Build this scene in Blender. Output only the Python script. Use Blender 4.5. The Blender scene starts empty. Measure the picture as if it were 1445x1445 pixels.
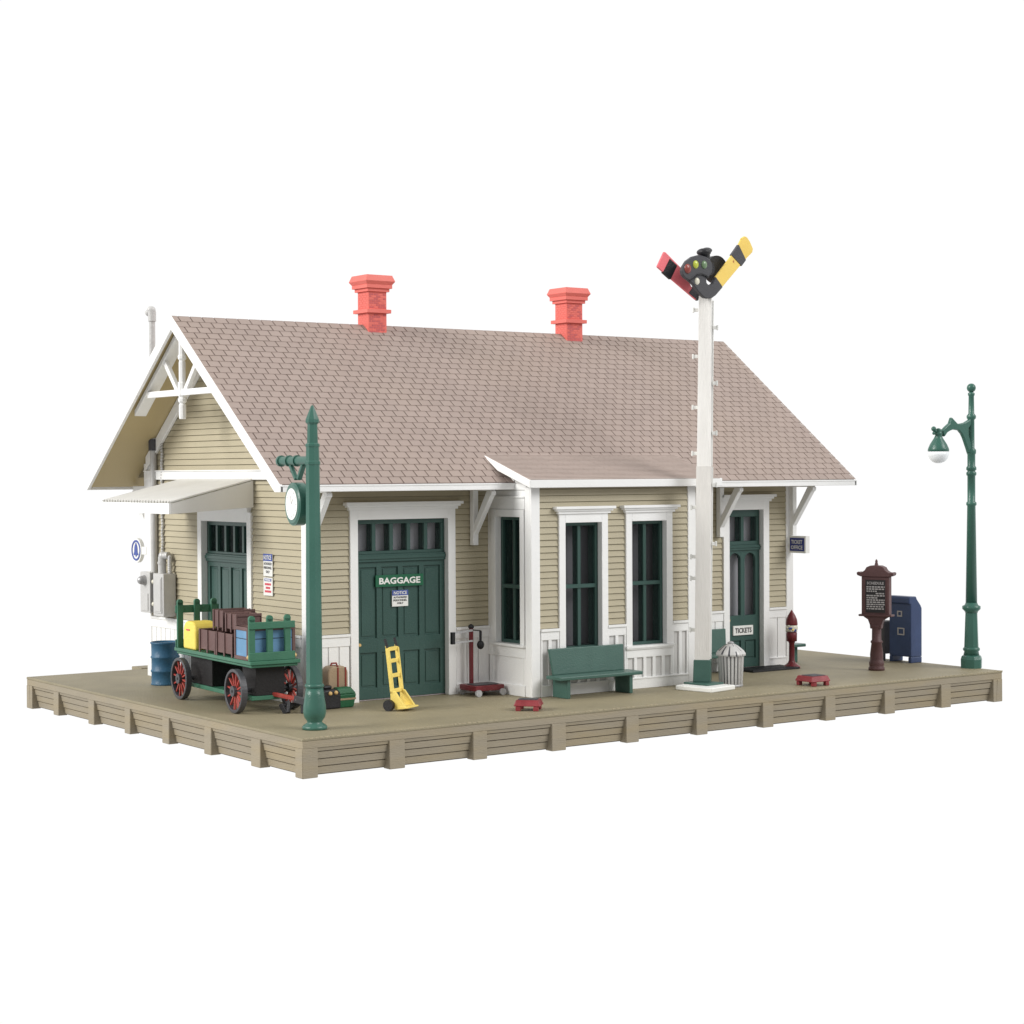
import bpy, bmesh, math, random
from mathutils import Vector, Matrix
random.seed(7)
PI=math.pi
S=bpy.context.scene
C=S.collection

# ---------------------------------------------------------------- colours and materials
def lin(c):
    c=c/255.0
    return c/12.92 if c<=.04045 else ((c+.055)/1.055)**2.4
def rgb(r,g,b): return (lin(r),lin(g),lin(b),1)
def new_mat(name):
    m=bpy.data.materials.new(name); m.use_nodes=True
    nt=m.node_tree; b=nt.nodes['Principled BSDF']
    return m,nt,b
def paint(name,col,rough=.5,var=.10,scale=3.0,bump=.02,bscale=40,stretch=(1,1,1),tint=None,island=0,metal=0,spec=.4,tamt=.35,chips=None):
    """painted surface: base colour, blotchy variation, fine brush bump, optional stain colour"""
    m,nt,b=new_mat(name); N=nt.nodes; L=nt.links
    tc=N.new('ShaderNodeTexCoord'); mp=N.new('ShaderNodeMapping'); mp.inputs['Scale'].default_value=stretch
    L.new(tc.outputs['Object'],mp.inputs['Vector'])
    n1=N.new('ShaderNodeTexNoise'); n1.inputs['Scale'].default_value=scale; n1.inputs['Detail'].default_value=5; n1.inputs['Roughness'].default_value=.6
    L.new(mp.outputs[0],n1.inputs['Vector'])
    base=rgb(*col)
    hs=N.new('ShaderNodeHueSaturation'); hs.inputs['Color'].default_value=base
    mr=N.new('ShaderNodeMapRange'); mr.inputs[1].default_value=.25; mr.inputs[2].default_value=.75
    mr.inputs[3].default_value=1-var; mr.inputs[4].default_value=1+var
    L.new(n1.outputs['Fac'],mr.inputs[0])
    val=mr.outputs[0]
    if island:
        g=N.new('ShaderNodeNewGeometry'); m2=N.new('ShaderNodeMapRange'); m2.inputs[3].default_value=1-island; m2.inputs[4].default_value=1+island
        L.new(g.outputs['Random Per Island'],m2.inputs[0])
        mu=N.new('ShaderNodeMath'); mu.operation='MULTIPLY'; L.new(val,mu.inputs[0]); L.new(m2.outputs[0],mu.inputs[1]); val=mu.outputs[0]
    L.new(val,hs.inputs['Value']); out=hs.outputs[0]
    if tint:
        n2=N.new('ShaderNodeTexNoise'); n2.inputs['Scale'].default_value=scale*.45; n2.inputs['Detail'].default_value=6
        L.new(mp.outputs[0],n2.inputs['Vector'])
        r2=N.new('ShaderNodeMapRange'); r2.inputs[1].default_value=.45; r2.inputs[2].default_value=.7; r2.inputs[3].default_value=0; r2.inputs[4].default_value=tamt
        L.new(n2.outputs['Fac'],r2.inputs[0])
        mx=N.new('ShaderNodeMix'); mx.data_type='RGBA'; L.new(r2.outputs[0],mx.inputs[0]); L.new(out,mx.inputs[6]); mx.inputs[7].default_value=rgb(*tint); out=mx.outputs[2]
    if chips:
        n4=N.new('ShaderNodeTexNoise'); n4.inputs['Scale'].default_value=chips[1]; n4.inputs['Detail'].default_value=3
        L.new(mp.outputs[0],n4.inputs['Vector'])
        r4=N.new('ShaderNodeMapRange'); r4.inputs[1].default_value=.64; r4.inputs[2].default_value=.70
        L.new(n4.outputs['Fac'],r4.inputs[0])
        mx=N.new('ShaderNodeMix'); mx.data_type='RGBA'; L.new(r4.outputs[0],mx.inputs[0]); L.new(out,mx.inputs[6]); mx.inputs[7].default_value=rgb(*chips[0]); out=mx.outputs[2]
    L.new(out,b.inputs['Base Color'])
    b.inputs['Roughness'].default_value=rough; b.inputs['Metallic'].default_value=metal
    b.inputs['Specular IOR Level'].default_value=spec
    if bump:
        n3=N.new('ShaderNodeTexNoise'); n3.inputs['Scale'].default_value=bscale; n3.inputs['Detail'].default_value=3
        L.new(mp.outputs[0],n3.inputs['Vector'])
        bp=N.new('ShaderNodeBump'); bp.inputs['Strength'].default_value=1; bp.inputs['Distance'].default_value=bump
        L.new(n3.outputs['Fac'],bp.inputs['Height']); L.new(bp.outputs[0],b.inputs['Normal'])
    return m
M={}
M['siding']=paint('siding_paint',(179,170,145),.55,.05,1.2,.006,30,(1,1,1),(168,158,133),tamt=.35)
M['groove']=paint('siding_groove_wash',(128,118,94),.7,.1,3,0)
M['white']=paint('white_trim_paint',(243,243,242),.45,.02,2,.006,25,tint=(230,229,225),tamt=.3)
M['whitegap']=paint('white_groove_paint',(212,211,209),.6,.03,2,0)
M['roof']=paint('shingle_paint',(160,144,136),.6,.05,.6,.006,30,tint=(167,150,137),tamt=.45,island=.04)
M['bayroof']=paint('bay_shingle_paint',(172,157,149),.6,.05,.6,.006,30,tint=(186,168,154),tamt=.45,island=.03)
M['roofgap']=paint('shingle_gap_wash',(122,107,101),.7,.08,2,0)
M['soffit']=paint('bare_tan_plastic',(184,167,126),.45,.04,.8,.004,20)
M['green']=paint('dark_green_door_paint',(56,84,78),.3,.06,1.5,.006,30,tint=(66,94,88),tamt=.4)
M['bgreen']=paint('bench_green_paint',(66,98,89),.33,.07,2.5,.006,30,tint=(76,110,100),tamt=.4)
M['pgreen']=paint('post_green_paint',(58,100,88),.28,.05,2,.005,30,tint=(76,118,105),tamt=.35)
M['cgreen']=paint('cart_green_paint',(58,110,87),.45,.08,3,.006,30,tint=(80,130,106),tamt=.4)
M['deck']=paint('deck_top_paint',(140,131,107),.6,.08,1.3,.012,22,tint=(160,149,120),tamt=.45)
M['wood']=paint('weathered_grey_wood',(150,140,121),.62,.07,2.2,.012,16,(.5,.5,3),tint=(160,144,110),tamt=.55)
M['woodgap']=paint('wood_groove_wash',(98,88,74),.8,.1,3,0)
M['nosing']=paint('worn_board_end',(164,153,126),.6,.08,8,.01,30)
M['coral']=paint('coral_brick_paint',(228,114,104),.55,.05,2,.008,30,tint=(238,134,122),tamt=.4)
M['brick']=paint('brick_mortar_wash',(200,98,98),.6,.14,9,.008,30)
M['interior']=paint('grey_lilac_interior',(236,226,234),.6,.04,.8,0)
M['blackbrown']=paint('black_brown_paint',(22,20,21),.6,.1,4,.006,30)
M['polegrey']=paint('pole_grey_wash',(224,221,216),.5,.05,2.5,.012,14,(3,3,.35),tint=(198,194,188),tamt=.5)
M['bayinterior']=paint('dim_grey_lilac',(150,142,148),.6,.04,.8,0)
M['dark']=paint('black_paint',(30,30,33),.45,.12,4,.008,30,tint=(52,52,58),tamt=.4)
M['grey']=paint('charcoal_paint',(72,72,76),.45,.1,5,.006,30)
M['steel']=paint('silver_paint',(188,188,190),.35,.08,5,.008,25,metal=.3,tint=(140,140,140),tamt=.6)
M['galv']=paint('galvanised_paint',(198,197,195),.38,.06,3,.01,18,metal=.1,tint=(170,170,170),tamt=.6)
M['awning']=paint('pale_corrugated_sheet',(236,235,231),.42,.04,1.5,.004,20,tint=(222,220,213),tamt=.4)
M['polewood']=paint('pole_off_white',(238,236,232),.5,.05,2.5,.012,14,(3,3,.35),tint=(214,211,206),tamt=.5)
M['red']=paint('wheel_red_paint',(166,60,52),.45,.1,6,.006,30,tint=(206,116,104),tamt=.5)
M['signred']=paint('semaphore_red',(244,122,130),.4,.05,4,.006,30,tint=(240,124,128),tamt=.4)
M['yellow']=paint('yellow_paint',(238,212,112),.4,.06,4,.006,30,tint=(246,226,140),tamt=.4)
M['sigyellow']=paint('semaphore_yellow',(246,214,112),.4,.06,4,.006,30,tint=(240,196,90),tamt=.3,chips=((170,84,50),7))
M['bagyellow']=paint('yellow_bag_paint',(240,216,100),.5,.05,4,.01,20)
M['maroon']=paint('maroon_paint',(86,58,58),.5,.08,3,.008,30,tint=(104,74,74),tamt=.4)
M['mred']=paint('dark_red_paint',(106,32,38),.32,.12,5,.008,30,tint=(136,60,64),tamt=.4)
M['stoolred']=paint('stool_red_paint',(130,44,50),.4,.1,5,.008,30,tint=(172,84,88),tamt=.4)
M['navy']=paint('navy_paint',(54,70,106),.3,.07,3,.006,30,tint=(66,86,128),tamt=.4)
M['barrel']=paint('petrol_blue_paint',(46,92,122),.42,.07,2.5,.008,30,tint=(72,118,146),tamt=.4)
M['crate']=paint('brown_crate_paint',(100,74,71),.55,.1,4,.01,30,tint=(124,96,92),tamt=.4)
M['trunkblue']=paint('trunk_blue_paint',(98,142,178),.5,.06,4,.006,30,tint=(128,172,206),tamt=.4)
M['tan']=paint('tan_leather_paint',(164,142,116),.5,.06,4,.01,30,tint=(152,128,98),tamt=.5)
M['strap']=paint('strap_red_brown',(138,56,50),.5,.08,4,0)
M['baggreen']=paint('green_bag_paint',(38,98,66),.5,.1,5,.01,30)
M['brass']=paint('brass_paint',(214,180,120),.35,.1,5,0)
M['blacksign']=paint('blackboard',(38,36,38),.5,.05,4,0)
M['chalk']=paint('chalk_lettering',(176,172,172),.7,.1,20,0)
M['signwhite']=paint('sign_white',(236,236,232),.45,.03,6,0)
M['signblue']=paint('sign_blue',(64,84,158),.45,.05,6,0)
M['signnavy']=paint('sign_navy',(46,58,126),.42,.05,6,0)
M['signgreen']=paint('sign_green',(26,96,66),.42,.05,6,0)
M['ink']=paint('ink_black',(36,34,38),.5,.05,6,0)
M['inkred']=paint('ink_red',(214,76,92),.5,.05,6,0)
M['lensred']=paint('lens_red',(140,66,58),.2,.05,6,0,spec=.6)
M['lensyel']=paint('lens_lime',(190,200,70),.2,.05,6,0,spec=.6)
M['lensgrn']=paint('lens_green',(112,140,104),.2,.05,6,0,spec=.6)
M['pearl']=paint('lens_pearl',(226,222,204),.2,.05,6,0,spec=.6)
def glass_mat(name,alpha,col=(1,1,1,1)):
    m,nt,b=new_mat(name); N=nt.nodes; L=nt.links
    t=N.new('ShaderNodeBsdfTransparent'); t.inputs[0].default_value=col
    mx=N.new('ShaderNodeMixShader'); mx.inputs[0].default_value=alpha
    L.new(t.outputs[0],mx.inputs[1]); L.new(b.outputs[0],mx.inputs[2])
    b.inputs['Base Color'].default_value=(.03,.035,.035,1); b.inputs['Roughness'].default_value=.05; b.inputs['Specular IOR Level'].default_value=.15
    L.new(mx.outputs[0],N['Material Output'].inputs['Surface'])
    return m
M['pane']=glass_mat('clear_window_sheet',.12,(.9,.92,.92,1))
m,nt,b=new_mat('frosted_lamp_glass'); b.inputs['Base Color'].default_value=(.84,.87,.89,1); b.inputs['Roughness'].default_value=.12
b.inputs['Subsurface Weight'].default_value=.0; M['globe']=m

# ---------------------------------------------------------------- mesh builder
class MB:
    def __init__(s): s.v=[]; s.f=[]; s.mi=[]; s.sm=[]; s.mats=[]
    def m(s,mat):
        if mat not in s.mats: s.mats.append(mat)
        return s.mats.index(mat)
    def add(s,vs,fs,mat,smooth=False,T=None):
        o=len(s.v)
        for p in vs:
            p=Vector(p)
            s.v.append(T@p if T is not None else p)
        k=s.m(mat)
        for f in fs: s.f.append([i+o for i in f]); s.mi.append(k); s.sm.append(smooth)
    def box(s,x0,x1,y0,y1,z0,z1,mat,T=None):
        if x0>x1:x0,x1=x1,x0
        if y0>y1:y0,y1=y1,y0
        if z0>z1:z0,z1=z1,z0
        vs=[(x0,y0,z0),(x1,y0,z0),(x1,y1,z0),(x0,y1,z0),(x0,y0,z1),(x1,y0,z1),(x1,y1,z1),(x0,y1,z1)]
        s.add(vs,[(0,3,2,1),(4,5,6,7),(0,1,5,4),(1,2,6,5),(2,3,7,6),(3,0,4,7)],mat,T=T)
    def hexa(s,vs,mat,T=None):
        s.add(vs,[(0,3,2,1),(4,5,6,7),(0,1,5,4),(1,2,6,5),(2,3,7,6),(3,0,4,7)],mat,T=T)
    def prism(s,poly,fn,d0,d1,mat,smooth=False):
        """poly: 2-D outline (a,b); fn(a,b,d)->xyz"""
        n=len(poly); vs=[fn(a,b,d0) for a,b in poly]+[fn(a,b,d1) for a,b in poly]
        fs=[list(range(n))[::-1],list(range(n,2*n))]+[(i,(i+1)%n,n+(i+1)%n,n+i) for i in range(n)]
        s.add(vs,fs,mat,smooth)
    def beam(s,p0,p1,w,h,mat,up=(0,0,1)):
        p0=Vector(p0);p1=Vector(p1);d=(p1-p0).normalized(); u=Vector(up)
        if abs(d.dot(u))>.98: u=Vector((1,0,0))
        r=d.cross(u).normalized(); u=r.cross(d)
        vs=[]
        for p in (p0,p1):
            for a,b in ((-1,-1),(1,-1),(1,1),(-1,1)): vs.append(p+r*a*w/2+u*b*h/2)
        s.hexa(vs,mat)
    def cyl(s,p0,p1,r0,r1=None,n=16,mat=None,smooth=True,cap=True):
        r1=r0 if r1 is None else r1
        p0=Vector(p0);p1=Vector(p1);d=(p1-p0).normalized()
        a=d.orthogonal().normalized(); b=d.cross(a)
        vs=[];
        for p,r in ((p0,r0),(p1,r1)):
            for i in range(n):
                t=2*PI*i/n; vs.append(p+a*math.cos(t)*r+b*math.sin(t)*r)
        s.add(vs,[(i,(i+1)%n,n+(i+1)%n,n+i) for i in range(n)],mat,smooth)
        if cap: s.add(vs,[list(range(n))[::-1],list(range(n,2*n))],mat,False)
    def lathe(s,prof,c=(0,0,0),n=24,mat=None,smooth=True,rot=0,T=None):
        vs=[];c=Vector(c)
        for r,z in prof:
            for i in range(n):
                t=2*PI*i/n+rot; vs.append(c+Vector((math.cos(t)*r,math.sin(t)*r,z)))
        fs=[]
        for k in range(len(prof)-1):
            for i in range(n): fs.append((k*n+i,k*n+(i+1)%n,(k+1)*n+(i+1)%n,(k+1)*n+i))
        fs.append(list(range(n))[::-1]); fs.append([(len(prof)-1)*n+i for i in range(n)])
        s.add(vs,fs,mat,smooth,T=T)
    def tube(s,pts,r,mat,n=10):
        for a,b in zip(pts[:-1],pts[1:]): s.cyl(a,b,r,r,n,mat)
        for p in pts[1:-1]: s.sphere(p,r,mat,n,6)
    def sphere(s,c,r,mat,n=16,k=10,sc=(1,1,1)):
        prof=[(max(1e-4,math.sin(PI*i/k))*r,-math.cos(PI*i/k)*r) for i in range(k+1)]
        T=Matrix.Translation(Vector(c))@Matrix.Diagonal((*sc,1))
        s.lathe(prof,(0,0,0),n,mat,True,T=T)
    def text(s,txt,center,u,v,h,w,mat,proud=.006,bold=.0):
        cu=bpy.data.curves.new('lettering','FONT'); cu.body=txt; cu.size=1; cu.offset=bold; cu.resolution_u=2
        ob=bpy.data.objects.new('lettering',cu); C.objects.link(ob)
        bpy.context.view_layer.update()
        me=bpy.data.meshes.new_from_object(ob.evaluated_get(bpy.context.evaluated_depsgraph_get()))
        xs=[p.co.x for p in me.vertices]; ys=[p.co.y for p in me.vertices]
        x0,x1,y0,y1=min(xs),max(xs),min(ys),max(ys)
        u=Vector(u).normalized(); v=Vector(v).normalized(); nrm=u.cross(v); c=Vector(center)
        sx=w/(x1-x0); sy=h/(y1-y0)
        vs=[c+u*(p.co.x-(x0+x1)/2)*sx+v*(p.co.y-(y0+y1)/2)*sy+nrm*proud for p in me.vertices]
        s.add(vs,[list(p.vertices) for p in me.polygons],mat)
        bpy.data.objects.remove(ob); bpy.data.meshes.remove(me); bpy.data.curves.remove(cu)
    def build(s,name,parent=None,loc=None,rotz=0,bevel=0,seg=1):
        me=bpy.data.meshes.new(name); me.from_pydata([tuple(p) for p in s.v],[],s.f)
        for mt in s.mats: me.materials.append(M[mt])
        for p,k,sm in zip(me.polygons,s.mi,s.sm): p.material_index=k; p.use_smooth=sm
        me.validate(); me.update()
        o=bpy.data.objects.new(name,me); C.objects.link(o)
        if parent: o.parent=parent
        if loc: o.location=loc
        o.rotation_euler=(0,0,rotz)
        if bevel:
            bm=bmesh.new(); bm.from_mesh(me); bmesh.ops.recalc_face_normals(bm,faces=bm.faces); bm.to_mesh(me); bm.free()
            md=o.modifiers.new('bevel','BEVEL'); md.width=bevel; md.segments=seg; md.limit_method='ANGLE'; md.angle_limit=.7
        else:
            bm=bmesh.new(); bm.from_mesh(me); bmesh.ops.recalc_face_normals(bm,faces=bm.faces); bm.to_mesh(me); bm.free()
        return o
def tag(o,label=None,cat=None,group=None,kind=None):
    if label: o['label']=label
    if cat: o['category']=cat
    if group: o['group']=group
    if kind: o['kind']=kind
    return o
def thing(name,label,cat,loc=(0,0,0),rotz=0,group=None):
    o=bpy.data.objects.new(name,None); C.objects.link(o); o.location=loc; o.rotation_euler=(0,0,rotz); o.empty_display_size=.2
    return tag(o,label,cat,group)
def copy_tree(o,parent=None):
    c=o.copy(); C.objects.link(c); c.parent=parent
    for ch in [x for x in bpy.data.objects if x.parent==o]: copy_tree(ch,c)
    return c

# ---------------------------------------------------------------- dimensions (solved from the photograph)
L_,W_,HP=20.0,14.0,.77
XB,YB,XR,YK=2.59,4.335,16.87,12.34      # building faces
YM=(YB+YK)/2
YE,ZE,XL,XRR,ZR=3.265,4.82,1.35,18.16,8.66
SL=(ZR-ZE)/(YM-YE)
BX0,BX1,BY=7.34,12.07,2.64
def zroof(y): return ZE+(y-YE)*SL if y<YM else ZE+((2*YM-YE)-y)*SL

# ================================================================ PLATFORM
pf=thing('station_platform','long tan wooden station platform with plank-panelled sides and buttress posts under everything','platform')
mb=MB(); mb.box(.0,L_,0,W_,-.055,0,'deck'); mb.build('deck',pf,bevel=.018,seg=2)
mb=MB(); mb.box(.012,L_-.012,.012,W_-.012,-.2,-.0552,'wood'); mb.build('edge_beam',pf,bevel=.006)
mb=MB(); mb.box(.25,L_-.25,.25,W_-.25,-.74,-.2002,'woodgap'); mb.build('core',pf)
x=.05
mb=MB()
while x<L_-.05:
    w=.05+random.random()*.04
    if random.random()<.7: mb.box(x,x+w,-.004,.012+random.random()*.03,-.02,.002+random.random()*.004,'nosing')
    x+=w+.04+random.random()*.04
mb.build('worn_edge',pf)['kind']='stuff'
front_posts=[(0,.343),(1.946,2.308),(3.93,4.278),(5.914,6.283),(7.898,8.249),(9.88,10.207),(11.86,12.19),(13.83,14.16),(15.79,16.142),(17.754,18.105),(19.66,20.0)]
left_posts=[(0,.3),(1.714,2.101),(3.853,4.172),(5.851,6.186),(7.849,8.143),(9.845,10.174),(11.969,12.279),(13.65,14.0)]
def skirt(P,fn,sidename):
    for k,(a,b) in enumerate(P):
        q=MB(); d0=.0
        q.hexa([fn(a,d0-.004,-HP),fn(b,d0-.004,-HP),fn(b,-.24,-HP),fn(a,-.24,-HP),fn(a,d0-.009,-.2005),fn(b,d0-.009,-.2005),fn(b,-.2,-.2005),fn(a,-.2,-.2005)],'wood')
        q.build('buttress_post',pf,bevel=.012)
    zs=[-.205,-.29,-.44,-.59,-.745]
    for (a0,a1),(b0,b1) in zip(P[:-1],P[1:]):
        q=MB()
        for k in range(4):
            zt,zb=zs[k],zs[k+1]+.018
            dt=-.035-.04*k; db=dt-.02
            q.hexa([fn(a1-.015,db,zb),fn(b0+.015,db,zb),fn(b0+.015,db-.08,zb),fn(a1-.015,db-.08,zb),fn(a1-.015,dt,zt),fn(b0+.015,dt,zt),fn(b0+.015,dt-.08,zt),fn(a1-.015,dt-.08,zt)],'wood')
            q.hexa([fn(a1-.015,db-.035,zs[k+1]-.004),fn(b0+.015,db-.035,zs[k+1]-.004),fn(b0+.015,db-.08,zs[k+1]-.004),fn(a1-.015,db-.08,zs[k+1]-.004),fn(a1-.015,db-.035,zb+.002),fn(b0+.015,db-.035,zb+.002),fn(b0+.015,db-.08,zb+.002),fn(a1-.015,db-.08,zb+.002)],'woodgap')
        q.build('plank_panel',pf,bevel=.005)
skirt(front_posts,lambda a,d,z:(a,-d,z),'f')
skirt(left_posts,lambda a,d,z:(-d,a,z),'l')
skirt(left_posts,lambda a,d,z:(L_+d,a,z),'r')
skirt(front_posts,lambda a,d,z:(a,W_+d,z),'b')
mb=MB(); mb.box(3.1,5.3,W_+.002,W_+.6,-.2,.02,'deck'); mb.box(3.2,5.2,W_+.1,W_+.6,-HP,-.2002,'wood'); mb.build('rear_landing',pf,bevel=.01)

# ================================================================ STATION
st=thing('station_building','wooden railway station with tan clapboards, white trim, brown shingle roof and two coral chimneys','station',(XB,YB,0))
O=Vector((XB,YB,0))
def sbuild(mb,name,parent=None,**k):
    p=parent or st
    mb.v=[v-O for v in mb.v]
    return mb.build(name,p,**k)
FR=lambda a,d,z:(a,YB-d,z)
BK=lambda a,d,z:(a,YK+d,z)
LF=lambda a,d,z:(XB-d,a,z)
RT=lambda a,d,z:(XR+d,a,z)
BF=lambda a,d,z:(a,BY-d,z)
BL=lambda a,d,z:(BX0-d,a,z)
BR=lambda a,d,z:(BX1+d,a,z)
def wbox(mb,fn,a0,a1,d0,d1,z0,z1,mat):
    mb.hexa([fn(a0,d1,z0),fn(a1,d1,z0),fn(a1,d0,z0),fn(a0,d0,z0),fn(a0,d1,z1),fn(a1,d1,z1),fn(a1,d0,z1),fn(a0,d0,z1)],mat)
PITCH=.142
def siding(mb,fn,a0f,a1f,z0,z1,holes):
    z=z0
    while z<z1-.02:
        zt=min(z+PITCH,z1); zc=(z+zt)/2
        segs=[(a0f(zt),a1f(zt))]
        for h0,h1,hz0,hz1 in holes:
            if hz0<zc<hz1:
                ns=[]
                for s0,s1 in segs:
                    if h1<=s0 or h0>=s1: ns.append((s0,s1))
                    else:
                        if h0>s0: ns.append((s0,h0))
                        if h1<s1: ns.append((h1,s1))
                segs=ns
        for s0,s1 in segs:
            if s1-s0<.03: continue
            j=random.uniform(-.003,.003)
            mb.hexa([fn(s0,.044+j,z+.010),fn(s1,.044+j,z+.010),fn(s1,.001,z+.010),fn(s0,.001,z+.010),fn(s0,.014,zt-.001),fn(s1,.014,zt-.001),fn(s1,.001,zt-.001),fn(s0,.001,zt-.001)],'siding')
        z=zt
def backing(mb,fn,a0,a1,z0,z1,holes,mat='groove',inner='interior',t=.1):
    holes=[(h[0]-.03,h[1]+.03,h[2]-(.02 if h[2]>.1 else 0),h[3]+.03) for h in holes]
    xs=sorted({a0,a1,*[h for H in holes for h in H[:2]]}); zs=sorted({z0,z1,*[h for H in holes for h in H[2:]]})
    for i in range(len(xs)-1):
        for k in range(len(zs)-1):
            xc=(xs[i]+xs[i+1])/2; zc=(zs[k]+zs[k+1])/2
            if any(h[0]<xc<h[1] and h[2]<zc<h[3] for h in holes) : continue
            wbox(mb,fn,xs[i],xs[i+1],-.04,0,zs[k],zs[k+1],mat)
            wbox(mb,fn,xs[i],xs[i+1],-.1,-.042,zs[k],zs[k+1],inner)
WT=1.52
def wainscot(fn,a0,a1,holes,panel=.27):
    """white vertical boards below the clapboards; holes = intervals taken by doors"""
    segs=[(a0,a1)]
    for h0,h1 in holes:
        ns=[]
        for s0,s1 in segs:
            if h1<=s0 or h0>=s1: ns.append((s0,s1)); continue
            if h0>s0: ns.append((s0,h0))
            if h1<s1: ns.append((h1,s1))
        segs=ns
    for s0,s1 in segs:
        mb=MB()
        wbox(mb,fn,s0,s1,.001,.018,0,1.28,'whitegap')
        wbox(mb,fn,s0,s1,.001,.062,1.255,1.46,'white'); wbox(mb,fn,s0-.0,s1+.0,.001,.09,1.46,1.52,'white')
        wbox(mb,fn,s0,s1,.001,.068,0,.2,'white'); wbox(mb,fn,s0,s1,.001,.08,.2,.235,'white')
        n=max(1,round((s1-s0)/panel)); w=(s1-s0)/n
        for i in range(n): wbox(mb,fn,s0+i*w+.012,s0+(i+1)*w-.012,.001,.044,.22,1.26,'white')
        sbuild(mb,'wainscot',bevel=.005)
# openings  (a0,a1,z0,z1)
bag=(3.81,6.18,0,4.01); tick=(14.70,15.86,0,4.05); sided=(7.0,9.3,0,3.93)
bw1=(8.23,9.27,1.0,3.89); bw2=(10.16,11.2,1.0,3.89); bsw=(3.0,3.95,1.16,4.03)
rw=[(9.35,10.05,1.15,3.85)]; kw=[(4.2,5.2,1.15,3.85),(8.0,9.0,1.15,3.85),(12.0,13.0,1.15,3.85)]
# front wall (split by the bay)
ex=lambda h,e=.1:(h[0]-e,h[1]+e,h[2],h[3]+e)
mb=MB(); backing(mb,FR,XB+.05,BX0,0,5.4,[bag]); siding(mb,FR,lambda z:XB+.05,lambda z:BX0-.02,WT,5.4,[ex(bag)]); sbuild(mb,'front_wall')
mb=MB(); backing(mb,FR,BX1,XR-.05,0,5.4,[tick]); siding(mb,FR,lambda z:BX1+.02,lambda z:XR-.05,WT,5.4,[ex(tick)])
sbuild(mb,'front_wall')
mb=MB(); backing(mb,LF,YB+.05,YK-.05,0,4.95,[sided])
siding(mb,LF,lambda z:YB+.05,lambda z:YK-.05,WT,4.9,[ex(sided)])
gb=lambda z:YM-(8.45-z)/SL; ge=lambda z:YM+(8.45-z)/SL
mb.prism([(gb(4.95),4.95),(ge(4.95),4.95),(YM,8.45)],lambda a,z,d:LF(a,d,z),-.1,0,'groove')
siding(mb,LF,lambda z:max(gb(z),YB+.05),lambda z:min(ge(z),YK-.05),5.1,8.35,[])
sbuild(mb,'gable_wall')
mb=MB(); backing(mb,RT,YB+.05,YK-.05,0,4.95,rw)
siding(mb,RT,lambda z:YB+.05,lambda z:YK-.05,WT,4.9,[ex(rw[0])])
mb.prism([(gb(4.95),4.95),(ge(4.95),4.95),(YM,8.45)],lambda a,z,d:RT(a,d,z),-.1,0,'groove')
siding(mb,RT,lambda z:max(gb(z),YB+.05),lambda z:min(ge(z),YK-.05),5.1,8.35,[])
sbuild(mb,'gable_wall')
mb=MB(); backing(mb,BK,XB+.05,XR-.05,0,5.4,kw)
siding(mb,BK,lambda z:XB+.05,lambda z:XR-.05,WT,5.4,[ex(h) for h in kw]); sbuild(mb,'rear_wall')
mb=MB(); mb.box(XB+.12,XR-.12,YB+.12,YK-.12,.004,.03,'interior'); mb.box(BX0+.12,BX1-.12,BY+.12,YB+.119,.004,.03,'interior')
mb.box(XB+.12,XR-.12,YB+.12,YK-.12,4.6,4.64,'interior'); sbuild(mb,'interior_floor')
for a0,a1,yy in ((3.3,7.0,YB+.36),(14.2,16.4,YB+.36),(BX0+.5,BX1-.3,BY+.5)):
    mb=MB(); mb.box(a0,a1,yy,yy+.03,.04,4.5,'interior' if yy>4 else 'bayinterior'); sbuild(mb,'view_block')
# bay walls
mb=MB(); backing(mb,BF,BX0+.05,BX1-.05,0,4.72,[bw1,bw2]); siding(mb,BF,lambda z:BX0+.05,lambda z:BX1-.05,WT,4.74,[ex(bw1),ex(bw2)]); sbuild(mb,'bay_wall')
def slopewall(mb,fn,mat,d0,d1,zb,a0=BY+.05,a1=YB): # wedge under the lean-to roof
    mb.prism([(a0,zb),(a1,zb),(a1,5.25),(a0,4.72)],lambda a,z,d:fn(a,d,z),d0,d1,mat)
for fn in (BL,BR):
    mb=MB(); backing(mb,fn,BY+.05,YB,0,4.5,[bsw]); slopewall(mb,fn,'whitegap',-.04,.0,4.5)
    z=4.5
    while z<5.2:
        a0=BY+.05 if z+PITCH<4.75 else BY+.05+(z+PITCH-4.75)/.3
        if a0<YB-.1: wbox(mb,fn,a0,YB,.001,.03,z,z+PITCH-.015,'white')
        z+=PITCH
    sbuild(mb,'bay_wall')
# wainscots
wainscot(FR,XB+.2,BX0-.02,[(3.6,6.39)]); wainscot(FR,BX1+.02,XR-.2,[(14.5,16.06)])
wainscot(LF,YB+.2,YK-.2,[(6.77,9.53)]); wainscot(RT,YB+.2,YK-.2,[]); wainscot(BK,XB+.2,XR-.2,[])
# bay wainscot: full height panels between and under the windows
def bayw(a0,a1,top):
    mb=MB()
    wbox(mb,BF,a0,a1,.001,.018,0,top-.2,'whitegap'); wbox(mb,BF,a0,a1,.001,.066,top-.25,top-.06,'white'); wbox(mb,BF,a0,a1,.001,.1,top-.06,top,'white')
    wbox(mb,BF,a0,a1,.001,.068,0,.22,'white'); wbox(mb,BF,a0,a1,.001,.085,.22,.26,'white')
    n=max(2,round((a1-a0)/.27)); w=(a1-a0)/n
    for i in range(n+1):
        x=a0+i*w; wbox(mb,BF,max(a0,x-.045),min(a1,x+.045),.019,.06,.24,top-.24,'white')
    sbuild(mb,'wainscot',bevel=.005)
bayw(BX0+.2,8.05,WT); bayw(8.052,9.44,.97); bayw(9.442,9.98,WT); bayw(9.982,11.38,.97); bayw(11.382,BX1-.2,WT)
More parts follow.
